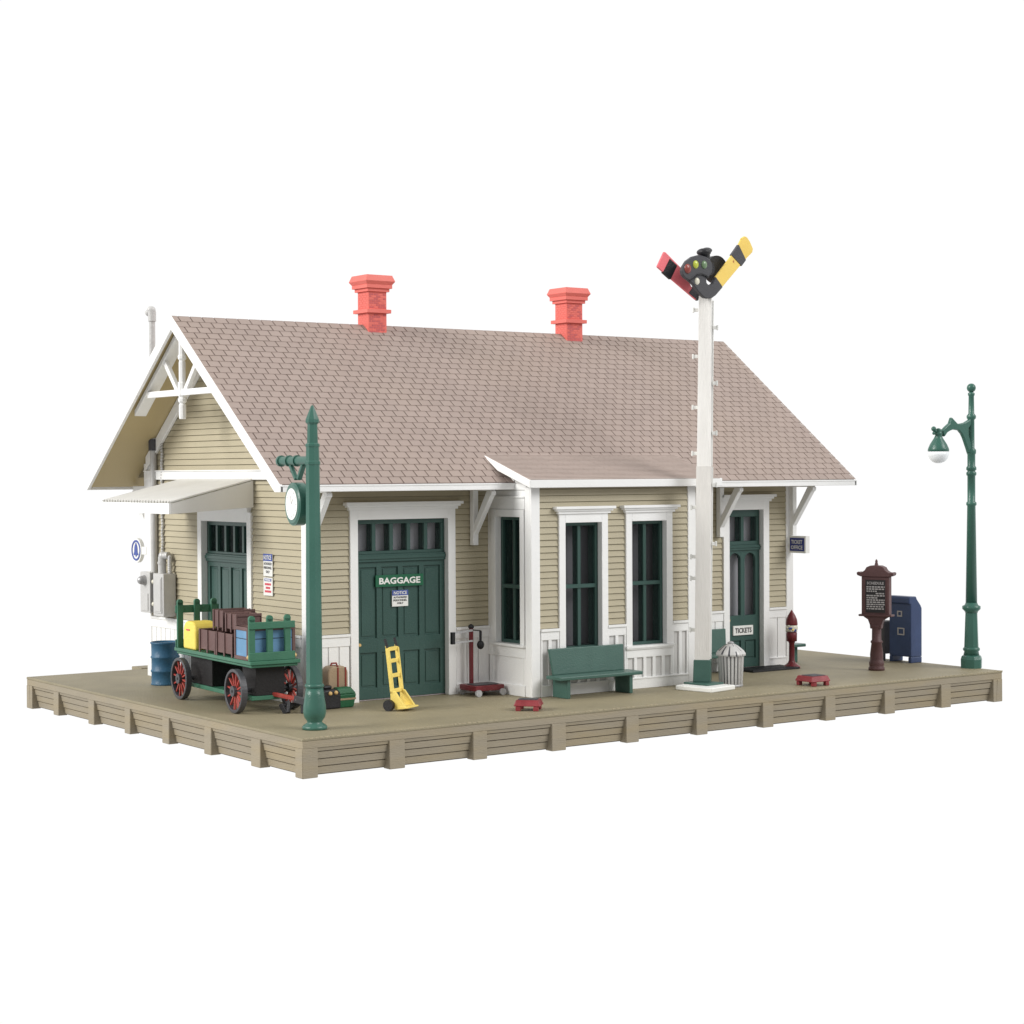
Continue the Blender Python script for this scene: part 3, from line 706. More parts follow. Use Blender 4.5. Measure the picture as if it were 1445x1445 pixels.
# street lamp
sl=thing('street_lamp','tall green cast-iron lamp with curved arm and hanging white globe at far right corner','street lamp',(19.93,.95,0))
q=MB(); q.lathe([(.27,0),(.275,.22),(.25,.3),(.2,.33)],(0,0,0),8,'pgreen',False,rot=.2); q.lathe([(.2,.33),(.18,.42),(.21,.45),(.215,.49),(.18,.53)],(0,0,0),24,'pgreen')
q.lathe([(.185,.53),(.155,1.4)],(0,0,0),8,'pgreen',False,rot=.2); q.lathe([(.155,1.4),(.17,1.44),(.23,1.5),(.23,1.57),(.17,1.6),(.145,1.66)],(0,0,0),24,'pgreen'); q.build('base',sl)
q=MB(); q.lathe([(.145,1.66),(.105,4.12),(.13,4.14),(.13,4.2),(.1,4.23),(.1,4.88),(.125,4.9),(.13,4.96),(.1,4.99),(.1,5.01),(.13,5.04),(.125,5.1),(.1,5.13),(.1,5.42),(.12,5.46),(.12,5.54),(.082,5.58),(.078,6.3),(.115,6.34),(.12,6.4),(.075,6.46),(.068,6.9),(.085,6.93),(.085,6.98),(.05,7.0),(.05,7.02)],(0,0,0),20,'pgreen'); q.build('shaft',sl)
q=MB(); q.sphere((0,0,7.11),.115,'pgreen',18,12); q.build('finial',sl)
q=MB()
arm=[(19.69,6.37),(19.58,6.30),(19.42,6.23),(19.24,6.20),(19.15,6.20),(18.93,6.36),(18.86,6.21),(18.73,6.13),(18.66,6.08),(18.61,5.97),(18.66,5.86),(18.77,5.97),(18.88,6.02),(18.99,6.05),(19.2,6.03),(19.31,5.94),(19.38,5.84),(19.45,5.70),(19.52,5.56),(19.56,5.46),(19.70,5.46),(19.63,5.74),(19.55,5.96),(19.55,6.08),(19.69,6.22)]
q.prism([(a-19.70,z) for a,z in arm],lambda a,z,d:(a,d,z),-.05,.05,'pgreen'); q.build('arm',sl,bevel=.025,seg=2)
lx=-1.22
q=MB(); q.lathe([(.265,5.5),(.262,5.56),(.21,5.68),(.12,5.82),(.08,5.9),(.095,5.92),(.095,5.97),(.07,6.0),(.1,6.04),(.02,6.08)],(lx,0,0),28,'pgreen'); q.cyl((lx,0,6.0),(lx-.17,0,6.02),.05,.035,10,'pgreen'); q.sphere((lx-.17,0,6.06),.065,'pgreen',10,6); q.sphere((lx-.17,0,5.95),.04,'pgreen',10,6); q.build('lamp_hood',sl)
q=MB(); q.lathe([(.003,5.2),(.08,5.207),(.16,5.245),(.22,5.31),(.255,5.4),(.262,5.495)],(lx,0,0),28,'globe'); q.build('lamp_globe',sl)

# semaphore signal
sg=thing('semaphore_signal','tall white semaphore mast with one red and one yellow raised arm before the bay','railway signal',(11.55,1.75,0))
B0=Vector((11.55,1.75,0))
q=MB(); q.box(-.46,.46,-.52,.52,.0,.11,'signwhite'); q.build('base_slab',sg,(-.16,-.32,0),rotz=math.radians(12),bevel=.02)
q=MB(); q.box(-.3,.3,-.36,.36,.111,.15,'bgreen'); q.build('base_plate',sg,(-.04,-.12,0),rotz=math.radians(9),bevel=.01)
def tp(z,s,ang=44.5): # cross-section of the leaning mast
    cx=.07+.0155*z; cy=.05
    return [Vector((cx,cy,z))+Matrix.Rotation(math.radians(ang),4,'Z')@Vector((a*s/2,b_*s/2,0)) for a,b_ in ((-1,-1),(1,-1),(1,1),(-1,1))]
q=MB(); q.hexa(tp(.151,.41)+tp(.66,.39),'bgreen'); q.build('boot',sg,bevel=.012)
q=MB(); q.hexa(tp(.661,.345)+tp(5.15,.34),'polegrey'); q.hexa(tp(5.151,.32)+tp(9.1,.29),'polewood')
c=lambda z:Vector((.07+.0155*z,.05,z))
for z in (5.15,):pass
dirR=Vector((.81388,-.581,0)); nrm=Matrix.Rotation(math.radians(44.5),4,'Z')@Vector((0,-1,0)); side=Matrix.Rotation(math.radians(44.5),4,'Z')@Vector((1,0,0))
for z0,z1,s in ((.661,5.14,.345),(5.16,9.0,.32)):
    a=c(z0)+side*(s/2+.02)+nrm*.03; b_=c(z1)+side*(s/2+.02)+nrm*.03
    q.beam(a,b_,.09,.03,'signwhite',tuple(nrm))
    o1=side*(s/2-.05)+nrm*(s/2+.01); q.beam(c(z0)+o1,c(z1)+o1,.09,.03,'signwhite',tuple(nrm))
    o1=side*(s/2-.115)+nrm*(s/2+.001); q.beam(c(z0)+o1,c(z1)+o1,.02,.006,'whitegap',tuple(nrm))
q.build('mast',sg,bevel=.01)
def peg(z,sgn):
    q=MB(); s=.18 if z<5.15 else .17
    a=c(z)+dirR*(sgn*s); q.beam(a,a+dirR*(sgn*.09),.06,.08,'signwhite'); q.beam(a+dirR*(sgn*.09),a+dirR*(sgn*.13),.08,.12,'signwhite'); q.build('step_peg',sg,bevel=.008)
for z in (1.35,2.55,3.05,4.2,5.45,6.52,7.7,8.78):
    peg(z,-1)
for z in (3.35,4.72,5.92,7.08,8.37): peg(z,1)
def sp(name,poly,y0,y1,mat,bev=.015,parent=sg):
    q=MB(); q.prism([(a-B0.x,z) for a,z in poly],lambda a,z,d:(a,d-B0.y,z),y0,y1,mat); return q.build(name,parent,bevel=bev)
ya=sp('yellow_arm',[(12.70,10.49),(12.80,10.54),(12.88,10.52),(12.97,10.43),(13.07,10.26),(13.05,10.18),(12.81,9.98),(12.08,9.29),(11.87,9.53),(12.39,10.07),(12.59,10.31)],1.59,1.64,'sigyellow')
sp('black_band',[(12.60,10.33),(12.83,9.98),(12.69,9.83),(12.37,10.07)],1.575,1.6555,'grey',.006,ya)
sp('spectacle',[(12.09,9.31),(11.87,9.11),(11.75,9.04),(11.63,9.02),(11.52,9.03),(11.45,9.07),(11.30,9.19),(11.18,9.32),(11.04,9.41),(10.93,9.46),(10.86,9.53),(10.84,9.62),(10.87,9.71),(10.98,9.85),(11.16,9.96),(11.36,10.01),(11.55,9.99),(11.68,9.93),(11.75,9.84),(11.77,9.72),(11.74,9.62),(11.66,9.53),(11.58,9.47),(11.59,9.37),(11.67,9.33),(11.76,9.37),(11.87,9.54)],1.55,1.66,'grey',.02,ya)
q=MB() # raised rim of the spectacle
for a,b_ in zip([(11.05,9.39),(11.18,9.47),(11.3,9.55),(11.42,9.57),(11.53,9.54)],[(11.18,9.47),(11.3,9.55),(11.42,9.57),(11.53,9.54),(11.62,9.5)]): q.beam((a[0]-B0.x,1.54-B0.y,a[1]),(b_[0]-B0.x,1.54-B0.y,b_[1]),.05,.03,'dark')
q.build('spectacle_rim',ya)
for nme,(x,z),mt,r,lab in (('lens',(11.0,9.67),'lensred',.1,'red lens'),('lens',(11.24,9.78),'lensyel',.085,'lime yellow lens'),('lens',(11.5,9.79),'lensgrn',.085,'dull green lens'),('lens',(11.28,9.40),'pearl',.075,'pearl white lens')):
    q=MB(); q.sphere((x-B0.x,1.55-B0.y,z),r,mt,16,10,(1,.55,1.12)); q.build(nme,ya)['label']=lab
ra=sp('red_arm',[(10.66,10.08),(10.72,10.07),(10.86,9.97),(11.18,9.74),(11.48,9.35),(11.66,9.02),(11.60,9.03),(10.86,9.47),(10.45,9.72)],1.98,2.03,'signred')
sp('black_band',[(10.83,9.93),(11.05,9.78),(10.85,9.455),(10.62,9.60)],1.965,2.0455,'dark',.006,ra)
sp('arm_root',[(11.54,9.33),(11.80,9.27),(11.68,9.0),(11.40,9.17)],1.96,2.05,'grey',.01,ra)
q=MB(); q.cyl((12.22-B0.x,.15,9.76),(12.22-B0.x,.30,9.76),.32,.32,28,'dark'); q.build('rear_disc',ra,bevel=.02)
q=MB(); q.cyl((11.72-B0.x,.02,9.7),(11.72-B0.x,.02,10.1),.12,.12,14,'dark'); q.sphere((11.58-B0.x,-.1,10.09),.17,'dark',16,8,(1,1,.55)); q.sphere((11.66-B0.x,-.12,10.14),.11,'grey',12,8,(1.2,1,.6)); q.cyl((11.75-B0.x,-.12,9.72),(11.75-B0.x,.28,9.72),.15,.15,16,'dark'); q.build('lamp_housing',sg)

# schedule board
sb=thing('schedule_board','maroon ornate schedule board with black panel on a turned post near the platform edge','notice board',(17.62,2.02,0),math.radians(205-270))
q=MB(); q.lathe([(.2,0),(.205,.06),(.18,.1),(.185,.14),(.19,.2),(.165,.25),(.16,.3),(.165,.4),(.13,.68),(.15,.70),(.15,.74),(.12,.76),(.115,1.1),(.13,1.14)],(0,0,0),20,'maroon'); q.build('post',sb)
q=MB(); q.prism([(-.35,1.4),(.35,1.4),(.3,1.34),(.2,1.28),(.15,1.15),(.14,1.05),(-.14,1.05),(-.15,1.15),(-.2,1.28),(-.3,1.34)],lambda a,z,d:(a,d,z),-.09,.09,'maroon')
q.box(-.36,.36,-.1,.1,1.4,2.36,'maroon'); q.box(-.43,.43,-.14,.14,1.36,1.41,'maroon'); q.build('board',sb,bevel=.012)
q=MB(); q.prism([(-.36,2.3601),(.36,2.3601),(.42,2.38),(.47,2.40),(.48,2.46),(.44,2.48),(.36,2.46),(.27,2.52),(.22,2.6),(.12,2.64),(-.12,2.64),(-.22,2.6),(-.27,2.52),(-.36,2.46),(-.44,2.48),(-.48,2.46),(-.47,2.40),(-.42,2.38)],lambda a,z,d:(a,d,z),-.13,.13,'maroon')
for a in (-.43,.43): q.sphere((a,-.1,2.44),.045,'maroon',10,6)
q.lathe([(.06,2.62),(.05,2.65),(.03,2.72),(.035,2.75),(.01,2.8)],(0,0,0),12,'maroon'); q.build('pediment',sb,bevel=.012)
q=MB(); q.box(-.25,.27,-.115,-.1005,1.46,2.28,'blacksign'); q.text('SCHEDULE',(.01,-.115,2.2),(1,0,0),(0,0,1),.07,.44,'chalk',bold=.02)
z=2.09
row=0
while z>1.5:
    a=-.22
    while a<.23:
        w=random.uniform(.03,.09)
        if not ((row in (2,5) and a>.02) or (row==3 and a<-.02)): q.box(a,min(a+w,.25),-.121,-.1155,z,z+.032,'chalk')
        a+=w+.018
    z-=.055; row+=1
for bx in ((-.26,-.25,1.45,2.29),(.27,.28,1.45,2.29)): q.box(bx[0],bx[1],-.12,-.1,bx[2],bx[3],'maroon')
q.build('timetable_panel',sb)

# mailbox and grey box
ml=thing('mailbox','navy blue mailbox with sloped top at the far right platform edge','mailbox',(19.55,2.65,0))
pr=[(0,.16),(.42,.16),(.42,1.42),(.38,1.5),(.24,1.66),(.2,1.74),(-.02,1.74),(-.06,1.68),(-.06,1.56),(0,1.54)]
q=MB(); q.prism(pr,lambda a,z,d:(a,d,z),0,.76,'navy'); q.box(0,.42,-.0005,.1,0,.1595,'navy'); q.box(0,.42,.66,.7605,0,.1595,'navy'); q.build('body',ml,bevel=.02,seg=2)
for y,z,w,h in ((.3,1.2,.17,.15),(.22,.72,.24,.19)):
    q=MB()
    q.box(-.012,-.0005,y,y+w,z,z+.03,'chalk'); q.box(-.012,-.0005,y,y+w,z+h-.03,z+h,'chalk'); q.box(-.012,-.0005,y,y+.035,z+.03,z+h-.03,'chalk'); q.box(-.012,-.0005,y+w-.035,y+w,z+.03,z+h-.03,'chalk'); q.build('label_plate',ml)
gb_=thing('grey_box','small charcoal box on short legs mostly hidden behind the maroon board post','box',(19.5,3.55,0))  # assumed plain dark box filling the grey strip beside the post; use unknown
q=MB(); q.box(0,.4,0,.45,.18,1.05,'grey'); q.build('body',gb_,bevel=.02)
for x,y in ((0,0),(.34,0),(0,.39),(.34,.39)):
    q=MB(); q.box(x,x+.06,y,y+.06,0,.18,'grey'); q.build('leg',gb_)

# gumball machine
gm=thing('gumball_machine','small dark red gumball machine with pointed lid standing right of the ticket door','gumball machine',(16.32,3.72,0))
q=MB(); q.lathe([(.22,0),(.22,.05),(.16,.09),(.1,.14),(.075,.2),(.07,.64),(.085,.66),(.09,.68)],(0,0,0),20,'mred'); q.build('stand',gm)
q=MB(); q.lathe([(.09,.68),(.135,.69),(.14,.9),(.12,.92),(.15,.93)],(0,0,0),20,'mred'); q.build('dispenser',gm)
q=MB(); q.sphere((0,0,1.03),.16,'pearl',20,12)
for k in range(9):
    t=random.uniform(2.6,5.2); zz=random.uniform(-.08,.06); rr=math.sqrt(.15**2-zz**2)
    q.sphere((math.cos(t)*rr,math.sin(t)*rr,1.03+zz),.03,random.choice(['sigyellow','signblue','signred','signwhite','pearl']),8,6)
q.build('globe',gm)
q=MB(); q.lathe([(.15,1.1),(.155,1.13),(.14,1.24),(.1,1.34),(.05,1.42),(.02,1.47),(.002,1.49)],(0,0,0),20,'mred'); q.build('lid',gm)

# trash can
tc=thing('trash_can','ribbed silver trash can with conical lid beside the semaphore base','trash can',(12.33,1.60,0))
q=MB(); n=20; prof=[]
vs=[];fs=[]
for zi_,z in enumerate((0,.76)):
    for i in range(n*4):
        t=2*PI*i/(n*4); r=(.255+.035*zi_)+(.018 if i%4 in (0,1) else -.012)
        vs.append((math.cos(t)*r,math.sin(t)*r,z))
N4=n*4
fs=[(i,(i+1)%N4,N4+(i+1)%N4,N4+i) for i in range(N4)]+[list(range(N4))[::-1]]
q.add(vs,[f for k,f in enumerate(fs) if k>=N4 or k%4!=2],'galv'); q.add(vs,[f for k,f in enumerate(fs) if k<N4 and k%4==2],'grey'); q.lathe([(.27,0),(.285,.03),(.27,.06)],(0,0,0),24,'steel'); q.build('can',tc)
q=MB(); vs=[];fs=[];N4=48
for r,z in ((.34,.73),(.345,.77),(.3,.84),(.17,.95),(.08,1.0)):
    for i in range(N4):
        t=2*PI*i/N4; rr=r*(1+(.03 if i%4<2 else -.02)); vs.append((math.cos(t)*rr,math.sin(t)*rr,z))
for k in range(4):
    for i in range(N4): fs.append((k*N4+i,k*N4+(i+1)%N4,(k+1)*N4+(i+1)%N4,(k+1)*N4+i))
q.add(vs,[f for k,f in enumerate(fs) if k%4==1 and (k//7)%3],'grey'); q.add(vs,[f for k,f in enumerate(fs) if not(k%4==1 and (k//7)%3)]+[[4*N4+i for i in range(N4)],list(range(N4))[::-1]],'galv'); q.lathe([(.07,1.0),(.08,1.03),(.04,1.05),(.01,1.06)],(0,0,0),12,'steel'); q.build('lid',tc)

# door mat
q=MB(); q.box(-.8,.8,-.36,.36,0,.05,'dark')
for i in range(24): q.box(-.77+i*.064,-.735+i*.064,-.32,.32,.0505,.062,'dark')
tag(q.build('door_mat',None,(15.55,3.82,0),bevel=.008),'thick black ribbed mat on the platform in front of the ticket door','mat')

# benches
def bench(loc,rot,w,label):
    b=thing('bench',label,'bench',loc,rot,'green slab benches against the station walls')
    q=MB(); q.box(-w/2,w/2,-.36,.2,.42,.5,'bgreen'); q.build('seat',b,bevel=.018,seg=2)
    q=MB(); q.hexa([(-w/2+.16,.13,.5),(w/2-.16,.13,.5),(w/2-.16,.19,.5),(-w/2+.16,.19,.5),(-w/2+.1,.22,1.08),(w/2-.1,.22,1.08),(w/2-.1,.28,1.08),(-w/2+.1,.28,1.08)],'bgreen'); q.build('backrest',b,bevel=.016,seg=2)
    for s in (-1,1):
        q=MB(); x=s*(w/2-.28); q.box(x-.05,x+.05,-.28,.26,0,.4195,'bgreen'); q.hexa([(x-.05,.08,.5005),(x+.05,.08,.5005),(x+.05,.128,.5005),(x-.05,.128,.5005),(x-.05,.19,1.0),(x+.05,.19,1.0),(x+.05,.2,1.0),(x-.05,.2,1.0)],'bgreen') if False else None
        q.build('leg',b,bevel=.012)
    return b
bench((8.72,2.22,0),0,2.34,'green wooden bench in front of the bay below its left window')
bench((13.35,3.93,0),0,2.42,'green bench half hidden behind the semaphore mast and trash can')
bench((17.24,5.72,0),PI/2,2.42,'green bench round the right side, only its seat end showing beyond the gumball machine')

# foot stools
def stool(loc,rot,w,d,label):
    b=thing('step_stool',label,'step stool',loc,rot,'small red step stools along the platform')
    q=MB(); h=.23
    q.hexa([(-w/2,-d/2,.1),(w/2,-d/2,.1),(w/2,d/2,.1),(-w/2,d/2,.1),(-w/2+.05,-d/2+.05,h),(w/2-.05,-d/2+.05,h),(w/2-.05,d/2-.05,h),(-w/2+.05,d/2-.05,h)],'stoolred'); q.build('top',b,bevel=.02,seg=2)
    q=MB()
    for i in range(6): q.box(-w/2+.09,w/2-.09,-d/2+.09+i*(d-.2)/6,-d/2+.12+i*(d-.2)/6,h+.0005,h+.016,'grey')
    q.build('tread',b)
    for sx in (-1,1):
        for sy in (-1,1):
            q=MB(); q.box(sx*(w/2-.1)-.055,sx*(w/2-.1)+.055,sy*(d/2-.06)-.05,sy*(d/2-.06)+.05,0,.0995,'stoolred'); q.build('leg',b,bevel=.01)
    return b
stool((5.98,.92,0),math.radians(-45),.58,.5,'red step stool at the platform edge in front of the bay corner')
stool((14.0,.6,0),0,.6,.6,'red step stool near the platform edge below the ticket door')

# platform scale
ps=thing('platform_scale','dark red freight scale with tall column and silver beam beside the baggage door','weighing scale',(6.75,3.85,0))
q=MB(); q.box(-.36,.42,-.36,.3,.12,.24,'mred'); q.box(-.28,.34,-.26,.12,.2405,.26,'grey'); q.build('base',ps,bevel=.02)
for x in (-.3,.36):
    for y in (-.38,.28):
        q=MB(); q.cyl((x,y-.03,.08),(x,y+.03,.08),.08,.08,14,'steel'); q.build('wheel',ps)
q=MB(); q.box(-.14,-.06,.16,.24,.2405,1.5,'mred'); q.lathe([(.06,1.5),(.07,1.54),(.05,1.58),(.01,1.6)],(-.1,.2,0),12,'dark'); q.build('column',ps,bevel=.01)
q=MB(); q.beam((-.66,.14,1.42),(-.1,.14,1.46),.03,.05,'steel'); q.beam((-.66,.14,1.2),(-.1,.14,1.22),.03,.04,'steel'); q.box(-.68,-.6,.1,.18,1.17,1.44,'dark'); q.build('beam',ps)
q=MB(); q.beam((-.08,.14,1.46),(.1,.1,1.44),.02,.025,'dark'); q.cyl((.09,.1,1.44),(.09,.1,1.2),.03,.03,10,'dark'); q.sphere((.09,.1,1.12),.085,'dark',12,8,(1,1,1.2)); q.build('poise',ps)

# hand truck
ht=thing('hand_truck','yellow hand truck with black grips standing in front of the baggage door','hand truck',(3.83,2.6,0),math.radians(28))
wd=.2; lean=.0
def rp(sx,z,fwd=0):  # rails lean backwards (+y local)
    return Vector((sx*wd,.03+.12*z-fwd,z))
q=MB()
for s in (-1,1):
    q.beam(rp(s,.36),rp(s,1.32),.05,.09,'yellow',(0,1,0))
    q.hexa([(s*wd-.025,-.28,.06),(s*wd+.025,-.28,.06),(s*wd+.025,.1,.06),(s*wd-.025,.1,.06),(s*wd-.025,.0,.42),(s*wd+.025,.0,.42),(s*wd+.025,.12,.42),(s*wd-.025,.12,.42)],'yellow')
for z in (.42,.74,1.05,1.3): q.beam(rp(-1,z),rp(1,z),.04,.085,'yellow')
q.beam(rp(0,.1)+Vector((0,-.02,0)),rp(0,1.3),.03,.06,'yellow',(0,1,0)) if False else None
q.build('frame',ht,bevel=.01)
q=MB(); q.hexa([(-wd-.03,-.32,.07),(wd+.03,-.32,.07),(wd+.03,-.0,.03),(-wd-.03,-.0,.03),(-wd-.03,-.32,.10),(wd+.03,-.32,.10),(wd+.03,-.0,.12),(-wd-.03,-.0,.12)],'yellow'); q.build('toe_plate',ht,bevel=.008)
for s in (-1,1):
    q=MB(); q.beam(rp(s,1.3),rp(s,1.38)+Vector((0,.02,0)),.04,.06,'yellow',(0,1,0)); q.beam(rp(s,1.32)+Vector((0,.0,0)),rp(s,1.52)+Vector((0,.04,0)),.045,.05,'dark',(0,1,0)); q.build('grip',ht,bevel=.008)
    q=MB(); q.cyl((s*(wd+.03),.12,.12),(s*(wd+.12),.12,.12),.12,.12,18,'dark'); q.build('wheel',ht,bevel=.015)

# barrel
q=MB(); q.lathe([(.33,0),(.345,.02),(.33,.04),(.325,.3),(.345,.32),(.345,.35),(.325,.37),(.325,.63),(.345,.65),(.345,.68),(.325,.70),(.33,.97),(.35,.99),(.35,1.02),(.32,1.03),(.31,1.0)],(0,0,0),32,'barrel')
tag(q.build('oil_drum',None,(2.02,10.28,0)),'blue ribbed oil drum standing behind the green cart beside the station wall','drum')

# ---- loose luggage by the wall
def softbox(q,x0,x1,y0,y1,z0,z1,mat,r=.1):
    """box with generously rounded shoulders along the top"""
    pts=[(x0,z0),(x1,z0),(x1,z1-r)]
    for k in range(1,6): t=k*PI/10; pts.append((x1-r+r*math.cos(t),z1-r+r*math.sin(t)))
    for k in range(0,6): t=PI/2+k*PI/10; pts.append((x0+r+r*math.cos(t),z1-r+r*math.sin(t)))
    q.prism(pts,lambda a,z,d:(a,d,z),y0,y1,mat)
tn=thing('suitcase','tan upright suitcase with two red-brown straps against the white wainscot','suitcase',(3.06,4.06,0))
q=MB(); softbox(q,-.24,.26,-.17,.15,.0,.88,'tan',.16); q.build('body',tn,bevel=.04,seg=3)
for x in (-.0,.19):
    q=MB(); 
    pts=[(x-.02,.0),(x+.02,.0)]
    q.box(x-.02,x+.02,-.182,-.168,.0,.85,'strap'); q.box(x-.02,x+.02,-.18,.15,.868,.89,'strap') if x<.1 else q.box(x-.02,x+.02,-.16,.13,.80,.83,'strap'); q.build('strap',tn,bevel=.006)
q=MB(); q.tube([(-.08,0,.87),(-.06,0,.93),(.06,0,.93),(.08,0,.87)],.018,'strap',8); q.build('handle',tn)
bk=thing('duffel_bag','black rounded bag with brass fittings at the foot of the tan suitcase','bag',(2.72,3.76,0))
q=MB(); softbox(q,-.25,.25,-.16,.16,.0,.42,'dark',.13); q.box(-.12,.1,-.05,.05,.42,.5,'dark'); q.build('body',bk,bevel=.05,seg=3)
q=MB()
for a,b_ in ((-.02,.36),(.12,.37)): q.sphere((a,-.165,b_-.02),.045,'brass',10,8)
q.build('clasp',bk)
gr=thing('satchel','small green satchel with tan stripe right of the black bag','bag',(3.12,3.78,0))
q=MB(); q.hexa([(-.2,-.12,0),(.2,-.12,0),(.2,.12,0),(-.2,.12,0),(-.25,-.16,.3),(.25,-.16,.3),(.25,.16,.3),(-.25,.16,.3)],'baggreen'); q.hexa([(-.25,-.16,.3001),(.25,-.16,.3001),(.25,.16,.3001),(-.25,.16,.3001),(-.19,-.08,.44),(.15,-.08,.44),(.15,.08,.44),(-.19,.08,.44)],'baggreen'); q.build('body',gr,bevel=.03,seg=2)
q=MB(); q.box(-.236,.236,-.15,.15,.17,.21,'tan'); q.build('band',gr)

# ================================================================ BAGGAGE CART
CL=(1.55,5.95,0); CR=math.radians(-3.5)
ct=thing('baggage_cart','green four-wheeled baggage cart with red spoked wheels loaded with luggage','baggage cart',CL,CR)
q=MB(); q.box(-.55,.6,-2.28,1.9,1.04,1.12,'cgreen'); q.box(-.51,.56,-2.23,1.85,.98,1.0395,'cgreen'); q.build('bed',ct,bevel=.012)
q=MB(); q.box(-.36,.36,.2,1.4,.36,.9795,'blackbrown'); q.build('rear_bolster',ct,bevel=.01)
q=MB(); q.box(-.3,.36,-1.98,-1.3,.36,.9795,'blackbrown'); q.build('front_bolster',ct,bevel=.01)
q=MB(); q.box(-.4,.42,-2.0,1.5,.27,.3595,'cgreen'); q.build('lower_frame',ct,bevel=.01)
for y,zt in ((-1.72,.94),(1.28,.94)):
    q=MB(); q.cyl((-.62,y,.47),(.62,y,.47),.045,.045,12,'grey'); q.build('axle',ct)
def wheel(x,y,s):
    tyre=MB(); R=.465
    vs=[];fs=[];n=40
    for i in range(n):
        t=2*PI*i/n
        for r,xx in ((R,-.068),(R,.068),(R-.065,.068),(R-.065,-.068)): vs.append((xx,math.cos(t)*r,math.sin(t)*r))
    for i in range(n):
        a=4*i;b_=4*((i+1)%n)
        for k in range(4): fs.append((a+k,b_+k,b_+(k+1)%4,a+(k+1)%4))
    tyre.add(vs,fs,'grey' )
    w=tyre.build('wheel',ct,(x,y,.468),bevel=.01)
    q=MB()
    for k in range(12):
        t=2*PI*(k+.3)/12; q.beam((0,math.cos(t)*.09,math.sin(t)*.09),(0,math.cos(t)*.40,math.sin(t)*.40),.028,.045,'red',(1,0,0))
    q.build('spokes',w)
    q=MB(); q.cyl((s*-.09,0,0),(s*.09,0,0),.115,.1,18,'grey'); q.cyl((-.1*1,0,0),(.1,0,0),.03,.03,10,'dark'); q.build('hub',w,bevel=.01)
for y in (-1.72,1.28):
    wheel(-.64,y,1); wheel(.64,y,-1)
def rack(y,h):
    q=MB(); yy=y
    for x in (-.47,-.06,.35): q.box(x-.07,x+.07,yy-.035,yy+.035,1.1205,1.12+h,'cgreen'); q.cyl((x,yy-.035,1.12+h),(x,yy+.035,1.12+h),.07,.07,14,'cgreen')
    s=-1 if y<0 else 1
    q.box(-.56,.5,yy+s*.0355,yy+s*.075,1.12+h*.76,1.12+h*.95-.02,'cgreen'); q.box(-.56,.5,yy+s*.0355,yy+s*.075,1.1205,1.3,'cgreen')
    q.build('rack',ct,bevel=.01)
rack(-2.16,.88); rack(1.74,1.02)
q=MB(); q.beam((-.05,-1.7,.42),(.42,-2.4,.3),.1,.08,'red'); q.build('tongue',ct,bevel=.01)
q=MB(); q.beam((.4,-2.38,.3),(.62,-2.6,.22),.1,.14,'grey'); q.beam((.1,-2.3,.16),(.95,-2.35,.2),.07,.07,'dark')
for a,b_ in (((.12,-2.3,.2),(.2,-2.38,.0)),((.3,-2.34,.24),(.24,-2.4,.02)),((.55,-2.5,.2),(.5,-2.56,.0)),((.86,-2.34,.22),(.92,-2.4,.02))): q.beam(a,b_,.07,.09,'dark')
q.sphere((.42,-2.42,.28),.04,'steel',8,6); q.build('tongue_handle',ct,bevel=.005)
# luggage on the cart (each a thing); cart frame -> world
Tm=Matrix.Translation(Vector(CL))@Matrix.Rotation(CR,4,'Z')
def oncart(x,y,z=1.121): return tuple(Tm@Vector((x,y,z)))
tr=thing('steamer_trunk','light blue trunk with brown edges at the front end of the cart','trunk',oncart(.0,-1.8),CR)
q=MB(); q.box(-.5,.56,-.25,.41,.02,.68,'trunkblue'); q.build('body',tr,bevel=.01)
q=MB()
for z in (0.0,.62):
    for y in (-.27,.36): q.box(-.52,.58,y,y+.07,z,z+.08,'crate')
    for x in (-.52,.51): q.box(x,x+.07,-.2,.36,z,z+.08,'crate')
for y in (-.27,.36):
    for x in (-.52,.51): q.box(x,x+.07,y,y+.07,.08,.62,'crate')
q.box(-.509,.569,-.259,.419,.44,.455,'dark'); q.box(-.515,.575,-.265,.425,.68,.70,'crate'); q.build('edging',tr,bevel=.006)
q=MB(); q.sphere((-.5,-.27,.07),.05,'brass',8,6); q.sphere((.56,-.27,.07),.05,'brass',8,6); q.build('corner_cap',tr)
def crate(loc,w,d,h,label,rot=CR):
    b=thing('wooden_crate',label,'crate',loc,rot,'open brown slatted crates on the cart')
    q=MB(); t=.03; f=.07
    q.box(-w/2,w/2,-d/2,-d/2+t,f,h,'crate'); q.box(-w/2,w/2,d/2-t,d/2,f,h,'crate'); q.box(-w/2,-w/2+t,-d/2+t,d/2-t,f,h,'crate'); q.box(w/2-t,w/2,-d/2+t,d/2-t,f,h,'crate'); q.box(-w/2+t,w/2-t,-d/2+t,d/2-t,f,f+.03,'crate')
    q.build('sides',b,bevel=.006)
    q=MB()
    for y in (-d/2-.02,-.03,d/2-.04):
        q.box(-w/2-.025,-w/2-.0005,y,y+.06,0,h+.01,'crate'); q.box(w/2+.0005,w/2+.025,y,y+.06,0,h+.01,'crate')
    q.box(-w/2-.02,w/2+.02,-d/2-.025,-d/2-.0005,h-.05,h+.012,'crate'); q.box(-w/2-.02,w/2+.02,d/2+.0005,d/2+.025,h-.05,h+.012,'crate')
    q.build('battens',b,bevel=.006)
    return b
crate(oncart(-.02,-.86),.98,.84,.5,'brown crate on the cart bed next to the blue trunk')
crate(oncart(-.02,.06),.98,.86,.5,'brown crate on the cart bed between the yellow bag and another crate')
crate(oncart(-.1,-.92,1.633),.55,.56,.40,'open brown crate on top of the load nearest the blue trunk')
crate(oncart(-.02,-.24,1.633),.72,.52,.44,'open brown crate on top of the load nearest the yellow bag')
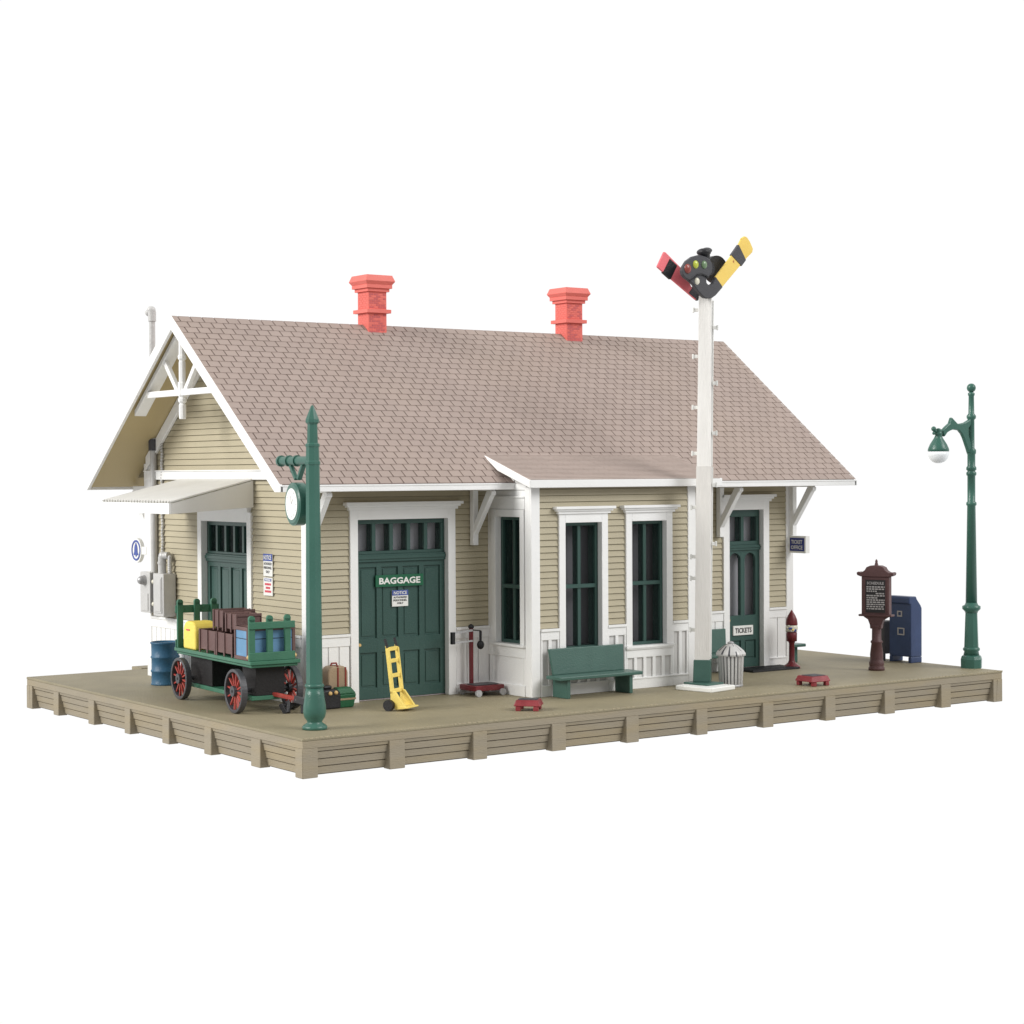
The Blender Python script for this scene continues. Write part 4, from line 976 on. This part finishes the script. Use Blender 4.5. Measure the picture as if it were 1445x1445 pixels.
yb_=thing('travel_bag','bright yellow rounded bag at the rear left of the cart','bag',oncart(-.24,1.12),CR)
q=MB(); 
pts=[(-.36,0),(.42,0),(.42,.36)]+[(.42-.26+.26*math.cos(k*PI/10),.36+.27*math.sin(k*PI/10)) for k in range(1,6)]+[(-.36+.26+.26*math.cos(PI/2+k*PI/10),.36+.27*math.sin(PI/2+k*PI/10)) for k in range(0,6)]
q.prism([(a*.9,z) for a,z in pts],lambda a,z,d:(d,a,z),-.26,.26,'bagyellow'); q.build('body',yb_,bevel=.05,seg=3)
q=MB(); q.box(-.275,-.262,-.02,.16,.42,.45,'inkred'); q.build('emblem',yb_)
y2=thing('roll_bag','small yellow roll with dark red strap lying behind the yellow bag','bag',oncart(.33,.98,1.121),CR)
q=MB(); q.cyl((-.12,0,.42),(.22,0,.42),.16,.16,18,'bagyellow'); q.box(-.12,.22,-.16,.16,0,.42,'bagyellow'); q.build('body',y2,bevel=.04,seg=2)
q=MB(); q.cyl((-.0,0,.42),(.07,0,.42),.168,.168,18,'strap'); q.box(-.0,.07,-.168,.168,0,.42,'strap'); q.build('strap',y2)

# ================================================================ LIGHT, WORLD, CAMERA
w=bpy.data.worlds.new('World'); S.world=w; w.use_nodes=True
nt=w.node_tree; bg=nt.nodes['Background']; bg.inputs[1].default_value=1.0
# photo studio: white sweep in front of and below the camera, darker room behind it
tc=nt.nodes.new('ShaderNodeTexCoord'); vm=nt.nodes.new('ShaderNodeVectorMath'); vm.operation='DOT_PRODUCT'; vm.inputs[1].default_value=(.581,.814,-.25)
nt.links.new(tc.outputs['Generated'],vm.inputs[0]); mr=nt.nodes.new('ShaderNodeMapRange'); mr.interpolation_type='SMOOTHSTEP'
mr.inputs[1].default_value=-.35; mr.inputs[2].default_value=.35; mr.inputs[3].default_value=.50; mr.inputs[4].default_value=1.02
nt.links.new(vm.outputs['Value'],mr.inputs[0]); nt.links.new(mr.outputs[0],bg.inputs[0])
def sun(name,d,energy,angle,col=(1,1,1)):
    l=bpy.data.lights.new(name,'SUN'); l.energy=energy; l.angle=math.radians(angle); l.color=col
    o=bpy.data.objects.new(name,l); C.objects.link(o); o.rotation_euler=Vector(d).to_track_quat('-Z','Y').to_euler(); o.location=(-6,-4,14); return o
sun('left_softbox',(.86,-.20,-.46),2.9,28,(1,.985,.955))
sun('front_softbox',(-.42,.72,-.58),1.95,34,(1,.99,.975)).location=(14,-14,12)
F=Vector((0.58079172,0.81377892,-0.02109135)); R=Vector((0.81388005,-0.58100677,-0.00551266)); U=Vector((0.0167403,0.01396412,0.99976235))
cam=bpy.data.cameras.new('Camera'); cam.lens=2697.6627/1445*36; cam.sensor_width=36; cam.clip_end=400
co=bpy.data.objects.new('Camera',cam); C.objects.link(co)
co.matrix_world=Matrix(((R.x,U.x,-F.x,-17.7639),(R.y,U.y,-F.y,-31.7832),(R.z,U.z,-F.z,5.0509),(0,0,0,1)))
S.camera=co
S.view_settings.view_transform='Standard'; S.view_settings.look='None'; S.view_settings.exposure=0; S.view_settings.gamma=1
S.render.engine='CYCLES'
